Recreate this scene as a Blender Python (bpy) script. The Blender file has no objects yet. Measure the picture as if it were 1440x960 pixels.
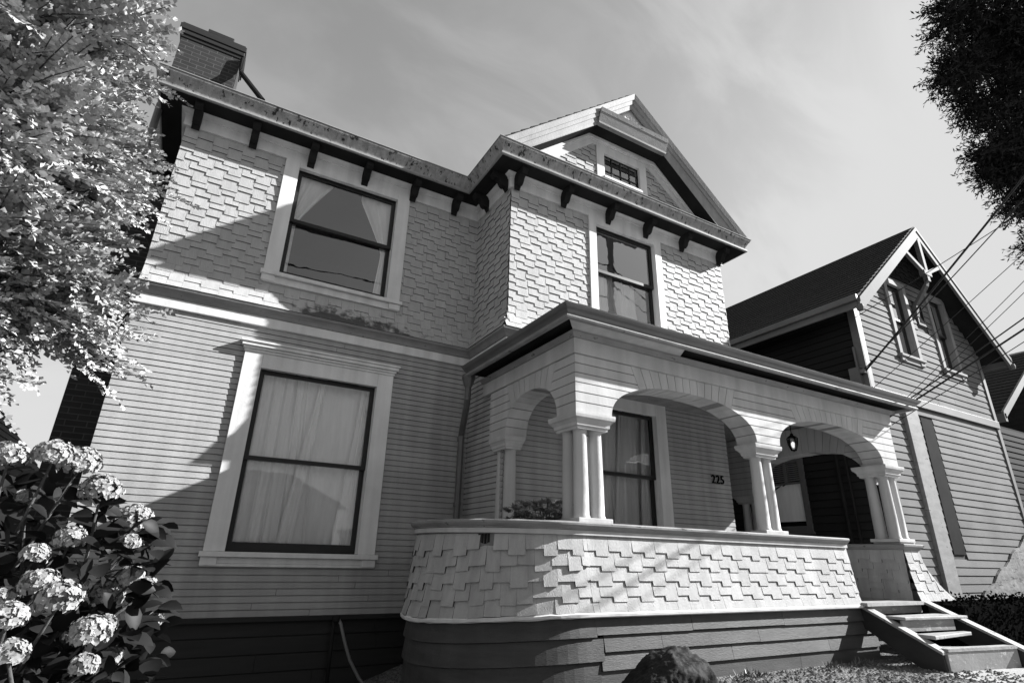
import bpy, bmesh, math, random
import numpy as np
from mathutils import Vector, Matrix, noise

random.seed(7)
rng = np.random.default_rng(11)
C = bpy.context.scene.collection
sc = bpy.context.scene
PI = math.pi

# ------------------------------------------------------------------ materials
def mat(name, base, rough=0.7, var=0.12, scale=3.0, stretch=(1, 1, 1), bump=0.0, bscale=60.0,
        bstretch=(1, 1, 1), spec=0.3, flakes=None, tone=True, extra=None):
    """procedural grey material: base albedo, mottled by noise, per-face 'tone', optional flaking paint"""
    m = bpy.data.materials.new(name); m.use_nodes = True
    nt = m.node_tree; N = nt.nodes; L = nt.links
    b = N['Principled BSDF']
    b.inputs['Roughness'].default_value = rough
    b.inputs['Specular IOR Level'].default_value = spec
    geo = N.new('ShaderNodeNewGeometry')
    mp = N.new('ShaderNodeMapping'); mp.inputs['Scale'].default_value = stretch
    L.new(geo.outputs['Position'], mp.inputs['Vector'])
    no = N.new('ShaderNodeTexNoise'); no.inputs['Scale'].default_value = scale
    no.inputs['Detail'].default_value = 7; no.inputs['Roughness'].default_value = 0.62
    L.new(mp.outputs['Vector'], no.inputs['Vector'])
    mr = N.new('ShaderNodeMapRange')
    mr.inputs['From Min'].default_value = 0.25; mr.inputs['From Max'].default_value = 0.75
    mr.inputs['To Min'].default_value = base * (1 - var); mr.inputs['To Max'].default_value = base * (1 + var)
    L.new(no.outputs['Fac'], mr.inputs['Value'])
    val = mr.outputs['Result']
    if tone:
        at = N.new('ShaderNodeAttribute'); at.attribute_name = 'tone'
        mu = N.new('ShaderNodeMath'); mu.operation = 'MULTIPLY'
        L.new(val, mu.inputs[0]); L.new(at.outputs['Fac'], mu.inputs[1]); val = mu.outputs[0]
    if flakes:
        amt, col, fsc, fst = flakes
        mp2 = N.new('ShaderNodeMapping'); mp2.inputs['Scale'].default_value = fst
        L.new(geo.outputs['Position'], mp2.inputs['Vector'])
        n2 = N.new('ShaderNodeTexNoise'); n2.inputs['Scale'].default_value = fsc
        n2.inputs['Detail'].default_value = 8; n2.inputs['Roughness'].default_value = 0.7
        L.new(mp2.outputs['Vector'], n2.inputs['Vector'])
        r2 = N.new('ShaderNodeMapRange'); r2.interpolation_type = 'SMOOTHSTEP'
        r2.inputs['From Min'].default_value = amt; r2.inputs['From Max'].default_value = amt + 0.05
        L.new(n2.outputs['Fac'], r2.inputs['Value'])
        mx = N.new('ShaderNodeMix'); mx.data_type = 'FLOAT'
        L.new(r2.outputs['Result'], mx.inputs['Factor']); L.new(val, mx.inputs[2])
        mx.inputs[3].default_value = col
        val = mx.outputs[0]
    if extra: val = extra(nt, geo, val)
    L.new(val, b.inputs['Base Color'])
    if bump > 0:
        mp3 = N.new('ShaderNodeMapping'); mp3.inputs['Scale'].default_value = bstretch
        L.new(geo.outputs['Position'], mp3.inputs['Vector'])
        n3 = N.new('ShaderNodeTexNoise'); n3.inputs['Scale'].default_value = bscale
        n3.inputs['Detail'].default_value = 5
        L.new(mp3.outputs['Vector'], n3.inputs['Vector'])
        bp = N.new('ShaderNodeBump'); bp.inputs['Strength'].default_value = bump
        bp.inputs['Distance'].default_value = 0.01
        L.new(n3.outputs['Fac'], bp.inputs['Height']); L.new(bp.outputs['Normal'], b.inputs['Normal'])
    return m

def mildew(nt, geo, val):
    """dark mildew blotches along the foot of the upper main wall"""
    N = nt.nodes; L = nt.links
    sep = N.new('ShaderNodeSeparateXYZ'); L.new(geo.outputs['Position'], sep.inputs[0])
    def band(sock, a, b, c, d):
        r1 = N.new('ShaderNodeMapRange'); r1.inputs['From Min'].default_value = a; r1.inputs['From Max'].default_value = b
        r2 = N.new('ShaderNodeMapRange'); r2.inputs['From Min'].default_value = d; r2.inputs['From Max'].default_value = c
        L.new(sock, r1.inputs['Value']); L.new(sock, r2.inputs['Value'])
        m = N.new('ShaderNodeMath'); m.operation = 'MULTIPLY'
        L.new(r1.outputs[0], m.inputs[0]); L.new(r2.outputs[0], m.inputs[1]); return m.outputs[0]
    bx = band(sep.outputs['X'], 0.5, 0.9, 1.6, 2.6)
    bz = band(sep.outputs['Z'], 2.5, 2.6, 2.66, 2.95)
    m = N.new('ShaderNodeMath'); m.operation = 'MULTIPLY'; L.new(bx, m.inputs[0]); L.new(bz, m.inputs[1])
    n = N.new('ShaderNodeTexNoise'); n.inputs['Scale'].default_value = 9; n.inputs['Detail'].default_value = 6
    L.new(geo.outputs['Position'], n.inputs['Vector'])
    a = N.new('ShaderNodeMath'); a.operation = 'MULTIPLY_ADD'; a.inputs[1].default_value = 0.42
    L.new(m.outputs[0], a.inputs[0]); L.new(n.outputs['Fac'], a.inputs[2])
    r = N.new('ShaderNodeMapRange'); r.interpolation_type = 'SMOOTHSTEP'
    r.inputs['From Min'].default_value = 0.66; r.inputs['From Max'].default_value = 0.86
    L.new(a.outputs[0], r.inputs['Value'])
    mx = N.new('ShaderNodeMix'); mx.data_type = 'FLOAT'; L.new(r.outputs[0], mx.inputs['Factor'])
    L.new(val, mx.inputs[2]); mx.inputs[3].default_value = 0.09
    return mx.outputs[0]

def streaks(nt, geo, val):
    """faint rain streaks and grime that run down the boards"""
    N = nt.nodes; L = nt.links
    mp = N.new('ShaderNodeMapping'); mp.inputs['Scale'].default_value = (7, 7, .45); L.new(geo.outputs['Position'], mp.inputs['Vector'])
    n = N.new('ShaderNodeTexNoise'); n.inputs['Scale'].default_value = 1.0; n.inputs['Detail'].default_value = 6; L.new(mp.outputs[0], n.inputs['Vector'])
    r = N.new('ShaderNodeMapRange'); r.inputs['From Min'].default_value = .3; r.inputs['From Max'].default_value = .7; r.inputs['To Min'].default_value = .84; r.inputs['To Max'].default_value = 1.1
    L.new(n.outputs['Fac'], r.inputs['Value'])
    m = N.new('ShaderNodeMath'); m.operation = 'MULTIPLY'; L.new(val, m.inputs[0]); L.new(r.outputs[0], m.inputs[1]); return m.outputs[0]

M = {}
M['siding'] = mat('painted_clapboard', 0.345, 0.75, 0.10, 1.6, (1, 1, 2.5), 0.25, 30, (1, 1, 6), flakes=(0.735, 0.16, 14, (1, 1, 3)), extra=streaks, spec=.12)
M['shingle'] = mat('painted_shingle', 0.4, 0.62, 0.13, 5, (3, 3, 0.7), 0.5, 40, (5, 5, 0.5), flakes=(0.72, 0.25, 10, (1, 1, 1)), extra=mildew, spec=.1)
M['rail_shingle'] = mat('painted_rail_shingle', 0.375, 0.6, 0.12, 5, (3, 3, 0.7), 0.6, 40, (5, 5, 0.5), flakes=(0.71, 0.2, 12, (1, 1, 1)), spec=.12, extra=streaks)
M['trim'] = mat('painted_trim', 0.66, 0.5, 0.09, 2.5, (1, 1, 1), 0.15, 40, flakes=(0.74, 0.2, 9, (1, 1, 1)), spec=.12, extra=streaks)
M['rake'] = mat('painted_rake', 0.27, 0.55, 0.14, 4, (1, 1, 1), 0.2, 40, flakes=(0.70, 0.12, 9, (1, 1, 1)), spec=.12, extra=streaks)
M['trimgrey'] = mat('weathered_trim', 0.24, 0.6, 0.25, 4, (1, 1, 3), 0.2, 40, flakes=(0.61, 0.08, 8, (1, 1, 3)), spec=.12)
M['porch'] = mat('painted_porch_boards', 0.46, 0.5, 0.08, 2.5, (1, 1, 1), 0.15, 40, spec=.12, extra=streaks)
M['gutter'] = mat('weathered_gutter', 0.27, 0.6, 0.4, 3, (5, 5, .8), 0.3, 30, flakes=(0.56, 0.025, 3, (6, 6, .8)), spec=.15)
M['metal'] = mat('painted_metal_gutter', 0.09, 0.32, 0.25, 2.2, (1, 1, 3), 0.1, 20, spec=0.6)
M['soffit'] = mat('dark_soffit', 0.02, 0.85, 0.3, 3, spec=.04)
M['sash'] = mat('dark_sash', 0.014, 0.45, 0.3, 8, flakes=(0.68, 0.2, 16, (1, 1, 1)))
M['skirt'] = mat('grey_skirt_board', 0.062, 0.55, 0.35, 2.5, (0.6, 0.6, 5), 0.3, 30, (1, 1, 8), flakes=(0.675, 0.16, 10, (1, 1, 2)), extra=streaks)
M['skirtdark'] = mat('dark_skirt_board', 0.02, 0.6, 0.3, 3, (0.6, 0.6, 5))
M['stairs'] = mat('worn_step_paint', 0.24, 0.5, 0.25, 3, (1, 1, 1), 0.3, 30, flakes=(0.57, 0.42, 8, (1, 1, 2.5)))
M['stairtop'] = mat('worn_pale_boards', 0.3, 0.6, 0.3, 5, (1, 3, 1), 0.4, 30, flakes=(0.6, 0.1, 7, (1, 3, 1)))
M['stairside'] = mat('dark_stringer_paint', 0.03, 0.6, 0.35, 4, (1, 1, 2))
M['roof'] = mat('asphalt_shingle', 0.022, 0.9, 0.4, 14, (1, 1, 1), 0.8, 40)
M['dark'] = mat('black_paint', 0.010, 0.9, 0.2, 5, tone=False, spec=0.02)
M['interior'] = mat('interior_plaster', 0.16, 0.9, 0.05, 2, tone=False)
M['curtain'] = mat('pale_curtain', 0.88, 0.9, 0.10, 3, (5, 5, 0.5), tone=True)
M['concrete'] = mat('concrete_path', 0.3, 0.8, 0.15, 4, (1, 1, 1), 0.4, 50, tone=False)
M['stone'] = mat('dark_rock', 0.016, 0.75, 0.7, 5, (1, 1, 1), 1.0, 22, tone=False, flakes=(0.66, 0.12, 9, (1, 1, 2.5)), spec=.15)
M['leaf'] = mat('bright_leaf', 0.4, 0.55, 0.2, 3, tone=True, spec=0.25)
M['darkleaf'] = mat('glossy_leaf', 0.014, 0.5, 0.3, 6, tone=True, spec=0.12)
M['petal'] = mat('hydrangea_petal', 0.28, 0.7, 0.12, 12, tone=True)
M['shrubleaf'] = mat('shrub_leaf', 0.17, 0.4, 0.25, 9, tone=True)
M['needle'] = mat('conifer_needle', 0.026, 0.9, 0.3, 2, tone=True, spec=0.05)
M['bark'] = mat('bark', 0.06, 0.9, 0.4, 12, tone=False, bump=0.6)
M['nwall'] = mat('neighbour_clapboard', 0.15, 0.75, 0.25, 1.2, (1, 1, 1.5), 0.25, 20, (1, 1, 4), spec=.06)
M['nwallside'] = mat('neighbour_clapboard_side', 0.022, 0.8, 0.12, 1.2, (1, 1, 1.5), 0.2, 20, (1, 1, 4), spec=.05)  # clapboard with the side wall's shade put into its colour; reused elsewhere
M['ntrim'] = mat('neighbour_trim', 0.125, 0.7, 0.2, 2.5, spec=.1)
M['nwin'] = mat('neighbour_window_trim', .24, .7, .15, 3, spec=.1)
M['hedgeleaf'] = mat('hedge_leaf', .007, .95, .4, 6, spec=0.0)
M['ntrimdim'] = mat('neighbour_grey_trim', 0.13, 0.5, 0.2, 2.5)
M['cable'] = mat('cable', 0.012, 0.5, 0.1, 3, tone=False)
M['hose'] = mat('hose', 0.15, 0.4, 0.1, 3, tone=False)

def brick_mat(name, dark, mortar, axis):
    m = bpy.data.materials.new(name); m.use_nodes = True
    nt = m.node_tree; N = nt.nodes; L = nt.links; b = N['Principled BSDF']
    b.inputs['Roughness'].default_value = 0.85
    geo = N.new('ShaderNodeNewGeometry')
    sep = N.new('ShaderNodeSeparateXYZ'); L.new(geo.outputs['Position'], sep.inputs[0])
    ad = N.new('ShaderNodeMath'); ad.operation = 'ADD'
    L.new(sep.outputs['X'], ad.inputs[0]); L.new(sep.outputs['Y'], ad.inputs[1])
    cb = N.new('ShaderNodeCombineXYZ'); L.new(ad.outputs[0], cb.inputs[0]); L.new(sep.outputs['Z'], cb.inputs[1])
    br = N.new('ShaderNodeTexBrick'); br.inputs['Scale'].default_value = 1.0
    br.inputs['Brick Width'].default_value = 0.215; br.inputs['Row Height'].default_value = 0.073
    br.inputs['Mortar Size'].default_value = 0.007; br.inputs['Mortar Smooth'].default_value = 0.3
    br.inputs['Color1'].default_value = (dark,) * 3 + (1,); br.inputs['Color2'].default_value = (dark * 1.6,) * 3 + (1,)
    br.inputs['Mortar'].default_value = (mortar,) * 3 + (1,)
    L.new(cb.outputs[0], br.inputs['Vector'])
    no = N.new('ShaderNodeTexNoise'); no.inputs['Scale'].default_value = 6; no.inputs['Detail'].default_value = 6
    L.new(geo.outputs['Position'], no.inputs['Vector'])
    mx = N.new('ShaderNodeMix'); mx.data_type = 'RGBA'; mx.blend_type = 'MULTIPLY'; mx.inputs['Factor'].default_value = 0.7
    L.new(br.outputs['Color'], mx.inputs[6]); L.new(no.outputs['Fac'], mx.inputs[7])
    L.new(mx.outputs[2], b.inputs['Base Color'])
    bp = N.new('ShaderNodeBump'); bp.inputs['Strength'].default_value = 0.5; bp.inputs['Distance'].default_value = 0.01
    bp.invert = True
    L.new(br.outputs['Fac'], bp.inputs['Height']); L.new(bp.outputs['Normal'], b.inputs['Normal'])
    return m
M['brick'] = brick_mat('chimney_brick', 0.02, 0.085, 'x')

def glass_mat(name, gain=1.7, wav=0.0015):
    m = bpy.data.materials.new(name); m.use_nodes = True
    nt = m.node_tree; N = nt.nodes; L = nt.links
    N.remove(N['Principled BSDF']); out = N['Material Output']
    tr = N.new('ShaderNodeBsdfTransparent'); tr.inputs['Color'].default_value = (0.95,) * 3 + (1,)
    gl = N.new('ShaderNodeBsdfGlossy'); gl.inputs['Roughness'].default_value = 0.0
    gl.inputs['Color'].default_value = (1, 1, 1, 1)
    fr = N.new('ShaderNodeFresnel'); fr.inputs['IOR'].default_value = 1.52
    mu = N.new('ShaderNodeMath'); mu.operation = 'MULTIPLY'; mu.inputs[1].default_value = 1.9 * gain; mu.use_clamp = True
    L.new(fr.outputs[0], mu.inputs[0])
    mx = N.new('ShaderNodeMixShader')
    L.new(mu.outputs[0], mx.inputs[0]); L.new(tr.outputs[0], mx.inputs[1]); L.new(gl.outputs[0], mx.inputs[2])
    no = N.new('ShaderNodeTexNoise'); no.inputs['Scale'].default_value = 3.5; no.inputs['Detail'].default_value = 2
    geo = N.new('ShaderNodeNewGeometry'); L.new(geo.outputs['Position'], no.inputs['Vector'])
    bp = N.new('ShaderNodeBump'); bp.inputs['Strength'].default_value = 0.5; bp.inputs['Distance'].default_value = wav
    L.new(no.outputs['Fac'], bp.inputs['Height']); L.new(bp.outputs['Normal'], gl.inputs['Normal'])
    L.new(mx.outputs[0], out.inputs['Surface'])
    return m
M['glass'] = glass_mat('old_window_glass')
M['glassbright'] = glass_mat('bright_window_glass', 2.6, .0015)
M['glasslow'] = glass_mat('low_window_glass', .9, .0008)
M['lampglass'] = glass_mat('lantern_glass', 1.0, 0.0)

def gravel_mat():
    m = bpy.data.materials.new('gravel'); m.use_nodes = True
    nt = m.node_tree; N = nt.nodes; L = nt.links; b = N['Principled BSDF']; b.inputs['Roughness'].default_value = 0.9
    geo = N.new('ShaderNodeNewGeometry')
    vo = N.new('ShaderNodeTexVoronoi'); vo.inputs['Scale'].default_value = 45
    L.new(geo.outputs['Position'], vo.inputs['Vector'])
    mr = N.new('ShaderNodeMapRange'); mr.inputs['To Min'].default_value = 0.02; mr.inputs['To Max'].default_value = 0.20
    bw = N.new('ShaderNodeRGBToBW'); L.new(vo.outputs['Color'], bw.inputs[0]); L.new(bw.outputs[0], mr.inputs['Value'])
    L.new(mr.outputs[0], b.inputs['Base Color'])
    bp = N.new('ShaderNodeBump'); bp.inputs['Strength'].default_value = 1.0; bp.inputs['Distance'].default_value = 0.02; bp.invert = True
    L.new(vo.outputs['Distance'], bp.inputs['Height']); L.new(bp.outputs['Normal'], b.inputs['Normal'])
    return m
M['gravel'] = gravel_mat()

# ------------------------------------------------------------------ mesh builder
class MB:
    def __init__(s): s.v = []; s.f = []; s.t = []
    def face(s, pts, tone=1.0):
        n = len(s.v); s.v += [tuple(p) for p in pts]; s.f.append(tuple(range(n, n + len(pts)))); s.t.append(tone)
    def hexa(s, c, tone=1.0, butt=None):
        n = len(s.v); s.v += [tuple(p) for p in c]
        for k, q in enumerate(((0, 1, 2, 3), (7, 6, 5, 4), (0, 4, 5, 1), (1, 5, 6, 2), (2, 6, 7, 3), (3, 7, 4, 0))):
            s.f.append(tuple(n + i for i in q)); s.t.append(butt if butt is not None and k >= 2 else tone)
    def box(s, x0, x1, y0, y1, z0, z1, tone=1.0):
        s.hexa([(x0, y0, z0), (x1, y0, z0), (x1, y1, z0), (x0, y1, z0), (x0, y0, z1), (x1, y0, z1), (x1, y1, z1), (x0, y1, z1)], tone)
    def fbox(s, fn, u0, u1, v0, v1, d0, d1, tone=1.0):
        s.hexa([fn(u0, v0, d0), fn(u1, v0, d0), fn(u1, v1, d0), fn(u0, v1, d0), fn(u0, v0, d1), fn(u1, v0, d1), fn(u1, v1, d1), fn(u0, v1, d1)], tone)
    def prism(s, fn, poly, d0, d1, tone=1.0):
        n = len(s.v); k = len(poly)
        s.v += [tuple(fn(u, v, d1)) for u, v in poly] + [tuple(fn(u, v, d0)) for u, v in poly]
        s.f.append(tuple(range(n, n + k))); s.f.append(tuple(range(n + 2 * k - 1, n + k - 1, -1))); s.t += [tone] * 2
        for i in range(k):
            j = (i + 1) % k; s.f.append((n + i, n + k + i, n + k + j, n + j)); s.t.append(tone)
    def tube(s, path, r, seg=8, tone=1.0, cap=True):
        P = [Vector(p) for p in path]; n0 = len(s.v); up = Vector((0.13, 0.21, 0.97))
        for i, p in enumerate(P):
            t = (P[min(i + 1, len(P) - 1)] - P[max(i - 1, 0)]).normalized()
            a = t.cross(up)
            if a.length < 0.05: a = t.cross(Vector((1, 0, 0)))
            a.normalize(); b = t.cross(a)
            rr = r[i] if isinstance(r, (list, tuple)) else r
            for k in range(seg):
                th = 2 * PI * k / seg; s.v.append(tuple(p + a * math.cos(th) * rr + b * math.sin(th) * rr))
        for i in range(len(P) - 1):
            for k in range(seg):
                k2 = (k + 1) % seg
                s.f.append((n0 + i * seg + k, n0 + i * seg + k2, n0 + (i + 1) * seg + k2, n0 + (i + 1) * seg + k)); s.t.append(tone)
        if cap:
            s.f.append(tuple(n0 + k for k in range(seg))); s.f.append(tuple(n0 + (len(P) - 1) * seg + k for k in range(seg))); s.t += [tone] * 2
    def lathe(s, c, prof, seg=20, tone=1.0):
        n0 = len(s.v)
        for r, z in prof:
            for k in range(seg):
                th = 2 * PI * k / seg; s.v.append((c[0] + r * math.cos(th), c[1] + r * math.sin(th), c[2] + z))
        for i in range(len(prof) - 1):
            for k in range(seg):
                k2 = (k + 1) % seg
                s.f.append((n0 + i * seg + k, n0 + i * seg + k2, n0 + (i + 1) * seg + k2, n0 + (i + 1) * seg + k)); s.t.append(tone)
    def sweep(s, path, prof, closed=False, loop=True, tone=1.0, zf=None):
        """carry a profile [(out, z)] along a plan polyline; outward is to the right of travel; corners are mitred"""
        P = [Vector((p[0], p[1])) for p in path]; n = len(P); k = len(prof); n0 = len(s.v)
        for i in range(n):
            a = P[(i - 1) % n] if (closed or i > 0) else None; b = P[(i + 1) % n] if (closed or i < n - 1) else None
            ns = []
            if a is not None: t = (P[i] - a).normalized(); ns.append(Vector((t.y, -t.x)))
            if b is not None: t = (b - P[i]).normalized(); ns.append(Vector((t.y, -t.x)))
            m = ns[0] if len(ns) == 1 else (ns[0] + ns[1]) / (1 + ns[0].dot(ns[1]))
            for o, z in prof:
                q = P[i] + m * o; dz = zf(i, z) if zf else 0
                s.v.append((q.x, q.y, z + dz))
        rng_ = range(n if closed else n - 1)
        for i in rng_:
            j = (i + 1) % n
            for a in range(k if loop else k - 1):
                b = (a + 1) % k
                s.f.append((n0 + i * k + a, n0 + j * k + a, n0 + j * k + b, n0 + i * k + b)); s.t.append(tone)
        if loop and not closed:
            s.f.append(tuple(n0 + a for a in range(k))); s.f.append(tuple(n0 + (n - 1) * k + a for a in range(k))); s.t += [tone] * 2
    def build(s, name, material, parent=None, smooth=False, bevel=0, normals=True):
        me = bpy.data.meshes.new(name)
        off = OFF.get(parent, Vector((0, 0, 0))) if parent is not None else Vector((0, 0, 0))
        v = np.array(s.v, dtype=float).reshape(-1, 3) - np.array(off)
        me.from_pydata(v.tolist(), [], s.f)
        at = me.attributes.new('tone', 'FLOAT', 'FACE'); at.data.foreach_set('value', np.array(s.t, dtype=np.float32))
        me.validate()
        if normals:
            bm = bmesh.new(); bm.from_mesh(me); bmesh.ops.recalc_face_normals(bm, faces=bm.faces); bm.to_mesh(me); bm.free()
        if smooth: me.polygons.foreach_set('use_smooth', [True] * len(me.polygons))
        me.materials.append(material)
        o = bpy.data.objects.new(name, me); C.objects.link(o)
        if parent is not None: o.parent = parent; OFF[o] = off
        if bevel:
            md = o.modifiers.new('edge', 'BEVEL'); md.width = bevel; md.segments = 2; md.limit_method = 'ANGLE'
        return o
OFF = {}
def tag(o, label, cat, group=None):
    o['label'] = label; o['category'] = cat
    if group: o['group'] = group
    return o
def thing(name, label, cat, loc, group=None):
    o = bpy.data.objects.new(name, None); C.objects.link(o); o.location = loc; o.empty_display_size = 0.2
    OFF[o] = Vector(loc); return tag(o, label, cat, group)
def struct(o): o['kind'] = 'structure'; return o
def front(Y): return lambda u, v, d: (u, Y - d, v)
def left(X): return lambda u, v, d: (X - d, u, v)
def right(X): return lambda u, v, d: (X + d, u, v)

def cut(u0, u1, v0, v1, holes):
    """u intervals of a row left free by the holes"""
    iv = [(u0, u1)]
    for a, b, c, d in holes:
        if v1 <= c + 1e-4 or v0 >= d - 1e-4: continue
        nx = []
        for p, q in iv:
            if b <= p or a >= q: nx.append((p, q)); continue
            if a > p: nx.append((p, a))
            if b < q: nx.append((b, q))
        iv = nx
    return iv
def siding(mb, fn, u0, u1, v0, v1, holes=(), e=0.064, groove=0.009, lip=0.005, urange=None, wob=0.0012):
    n = max(1, round((v1 - v0) / e)); e = (v1 - v0) / n
    for i in range(n):
        a = v0 + i * e; b = a + e
        uu = (u0, u1) if urange is None else urange((a + b) / 2)
        if uu[1] - uu[0] < 0.02: continue
        # breaks at hole edges in v are hidden by the casings
        for p, q in cut(uu[0], uu[1], a + e * 0.3, b - e * 0.3, holes):
            # boards are butted at random joints
            x = p
            while x < q - 0.01:
                y = min(q, x + random.uniform(1.6, 3.6))
                if q - y < 0.5: y = q
                t = random.uniform(0.95, 1.05); dz = random.uniform(-wob, wob)
                dl = random.uniform(-.001, .0018); A = [fn(x + .0018, a + dz, lip + dl), fn(y - .0018, a - dz, lip + dl), fn(y - .0018, b - groove - dz, 0.0), fn(x + .0018, b - groove + dz, 0.0)]
                B = [fn(x + .001, a + dz, -0.02), fn(y - .001, a + dz, -0.02), fn(y - .001, b - groove + dz, -0.02), fn(x + .001, b - groove + dz, -0.02)]
                mb.hexa(A + B, t, .45); x = y
def backing(mb, fn, u0, u1, v0, v1, holes=(), d=-0.012):
    us = sorted({u0, u1, *[x for h in holes for x in h[:2] if u0 < x < u1]}); vs = sorted({v0, v1, *[x for h in holes for x in h[2:] if v0 < x < v1]})
    for a, b in zip(us, us[1:]):
        for c, e in zip(vs, vs[1:]):
            m = ((a + b) / 2, (c + e) / 2)
            if any(h[0] < m[0] < h[1] and h[2] < m[1] < h[3] for h in holes): continue
            mb.face([fn(a, c, d), fn(b, c, d), fn(b, e, d), fn(a, e, d)])
def shingles(mb, fn, u0, u1, v0, v1, holes=(), e=0.112, st=0.042, w=(0.145, 0.185), flare=None, urange=None, skip=(), th=0.0155, tn=0.055, clean=0.3):
    n = max(1, round((v1 - v0) / e)); e = (v1 - v0) / n
    fl = flare or (lambda v: 0.0)
    for i in range(n):
        base = v0 + i * e
        uu = (u0, u1) if urange is None else urange(base + e / 2)
        if uu[1] - uu[0] < 0.03: continue
        x = uu[0] - random.uniform(0, 0.25); low = random.random() < 0.5
        while x < uu[1]:
            y = x + random.uniform(*w)
            if random.random() < 0.06 * clean: low = low
            else: low = not low
            drop = (st * random.uniform(0.9, 1.1) if low else 0) if i > 0 else 0
            lo = base - drop + random.uniform(-.003, .003) * clean; hi = min(base + e + 0.03, v1)
            a, b = max(x, uu[0]), min(y, uu[1])
            if b - a > 0.012:
                for p, q in cut(a, b, base + 0.02, base + e - 0.02, holes):
                    if q - p < 0.01: continue
                    if any(s[0] < (p + q) / 2 < s[1] and s[2] < base + e / 2 < s[3] for s in skip): continue
                    g = (0.0006 if clean > 1 else .0006) * random.uniform(.5, 1.8); t = 1 + random.uniform(-tn, tn); k = th * (1 + clean * random.uniform(-0.2, .25))
                    r = random.uniform(-.003, .003) * clean
                    A = [fn(p + g, lo + r, k + fl(lo)), fn(q - g, lo - r, k + fl(lo)), fn(q - g, hi, fl(hi)), fn(p + g, hi, fl(hi))]
                    B = [fn(p + g, lo + r, -.004 + fl(lo)), fn(q - g, lo - r, -.004 + fl(lo)), fn(q - g, hi, -.004 + fl(hi)), fn(p + g, hi, -.004 + fl(hi))]
                    mb.hexa(A + B, t, .13)  # edge faces darkened: paints the shade line under each course
            x = y

def curtain_strip(mb, fn, ufn0, ufn1, v0, v1, depth, amp=0.025, n=60, m=14, seed=0, freq=7):
    """cloth between two u boundaries (functions of v), folded in depth"""
    r = random.Random(seed); ph = [r.uniform(0, 6.28) for _ in range(4)]; fr = [freq * r.uniform(0.7, 1.4) for _ in range(4)]
    n0 = len(mb.v)
    for j in range(m + 1):
        v = v0 + (v1 - v0) * j / m; a, b = ufn0(v), ufn1(v)
        for i in range(n + 1):
            s = i / n; w = 0
            for q in range(4): w += math.sin(fr[q] * s * (q + 1) * 1.7 + ph[q] + 0.4 * math.sin(j * 0.3 + q)) / (q + 1)
            mb.v.append(fn(a + (b - a) * s, v, -depth + amp * w))
    for j in range(m):
        for i in range(n):
            mb.f.append((n0 + j * (n + 1) + i, n0 + j * (n + 1) + i + 1, n0 + (j + 1) * (n + 1) + i + 1, n0 + (j + 1) * (n + 1) + i)); mb.t.append(1.0)

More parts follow.
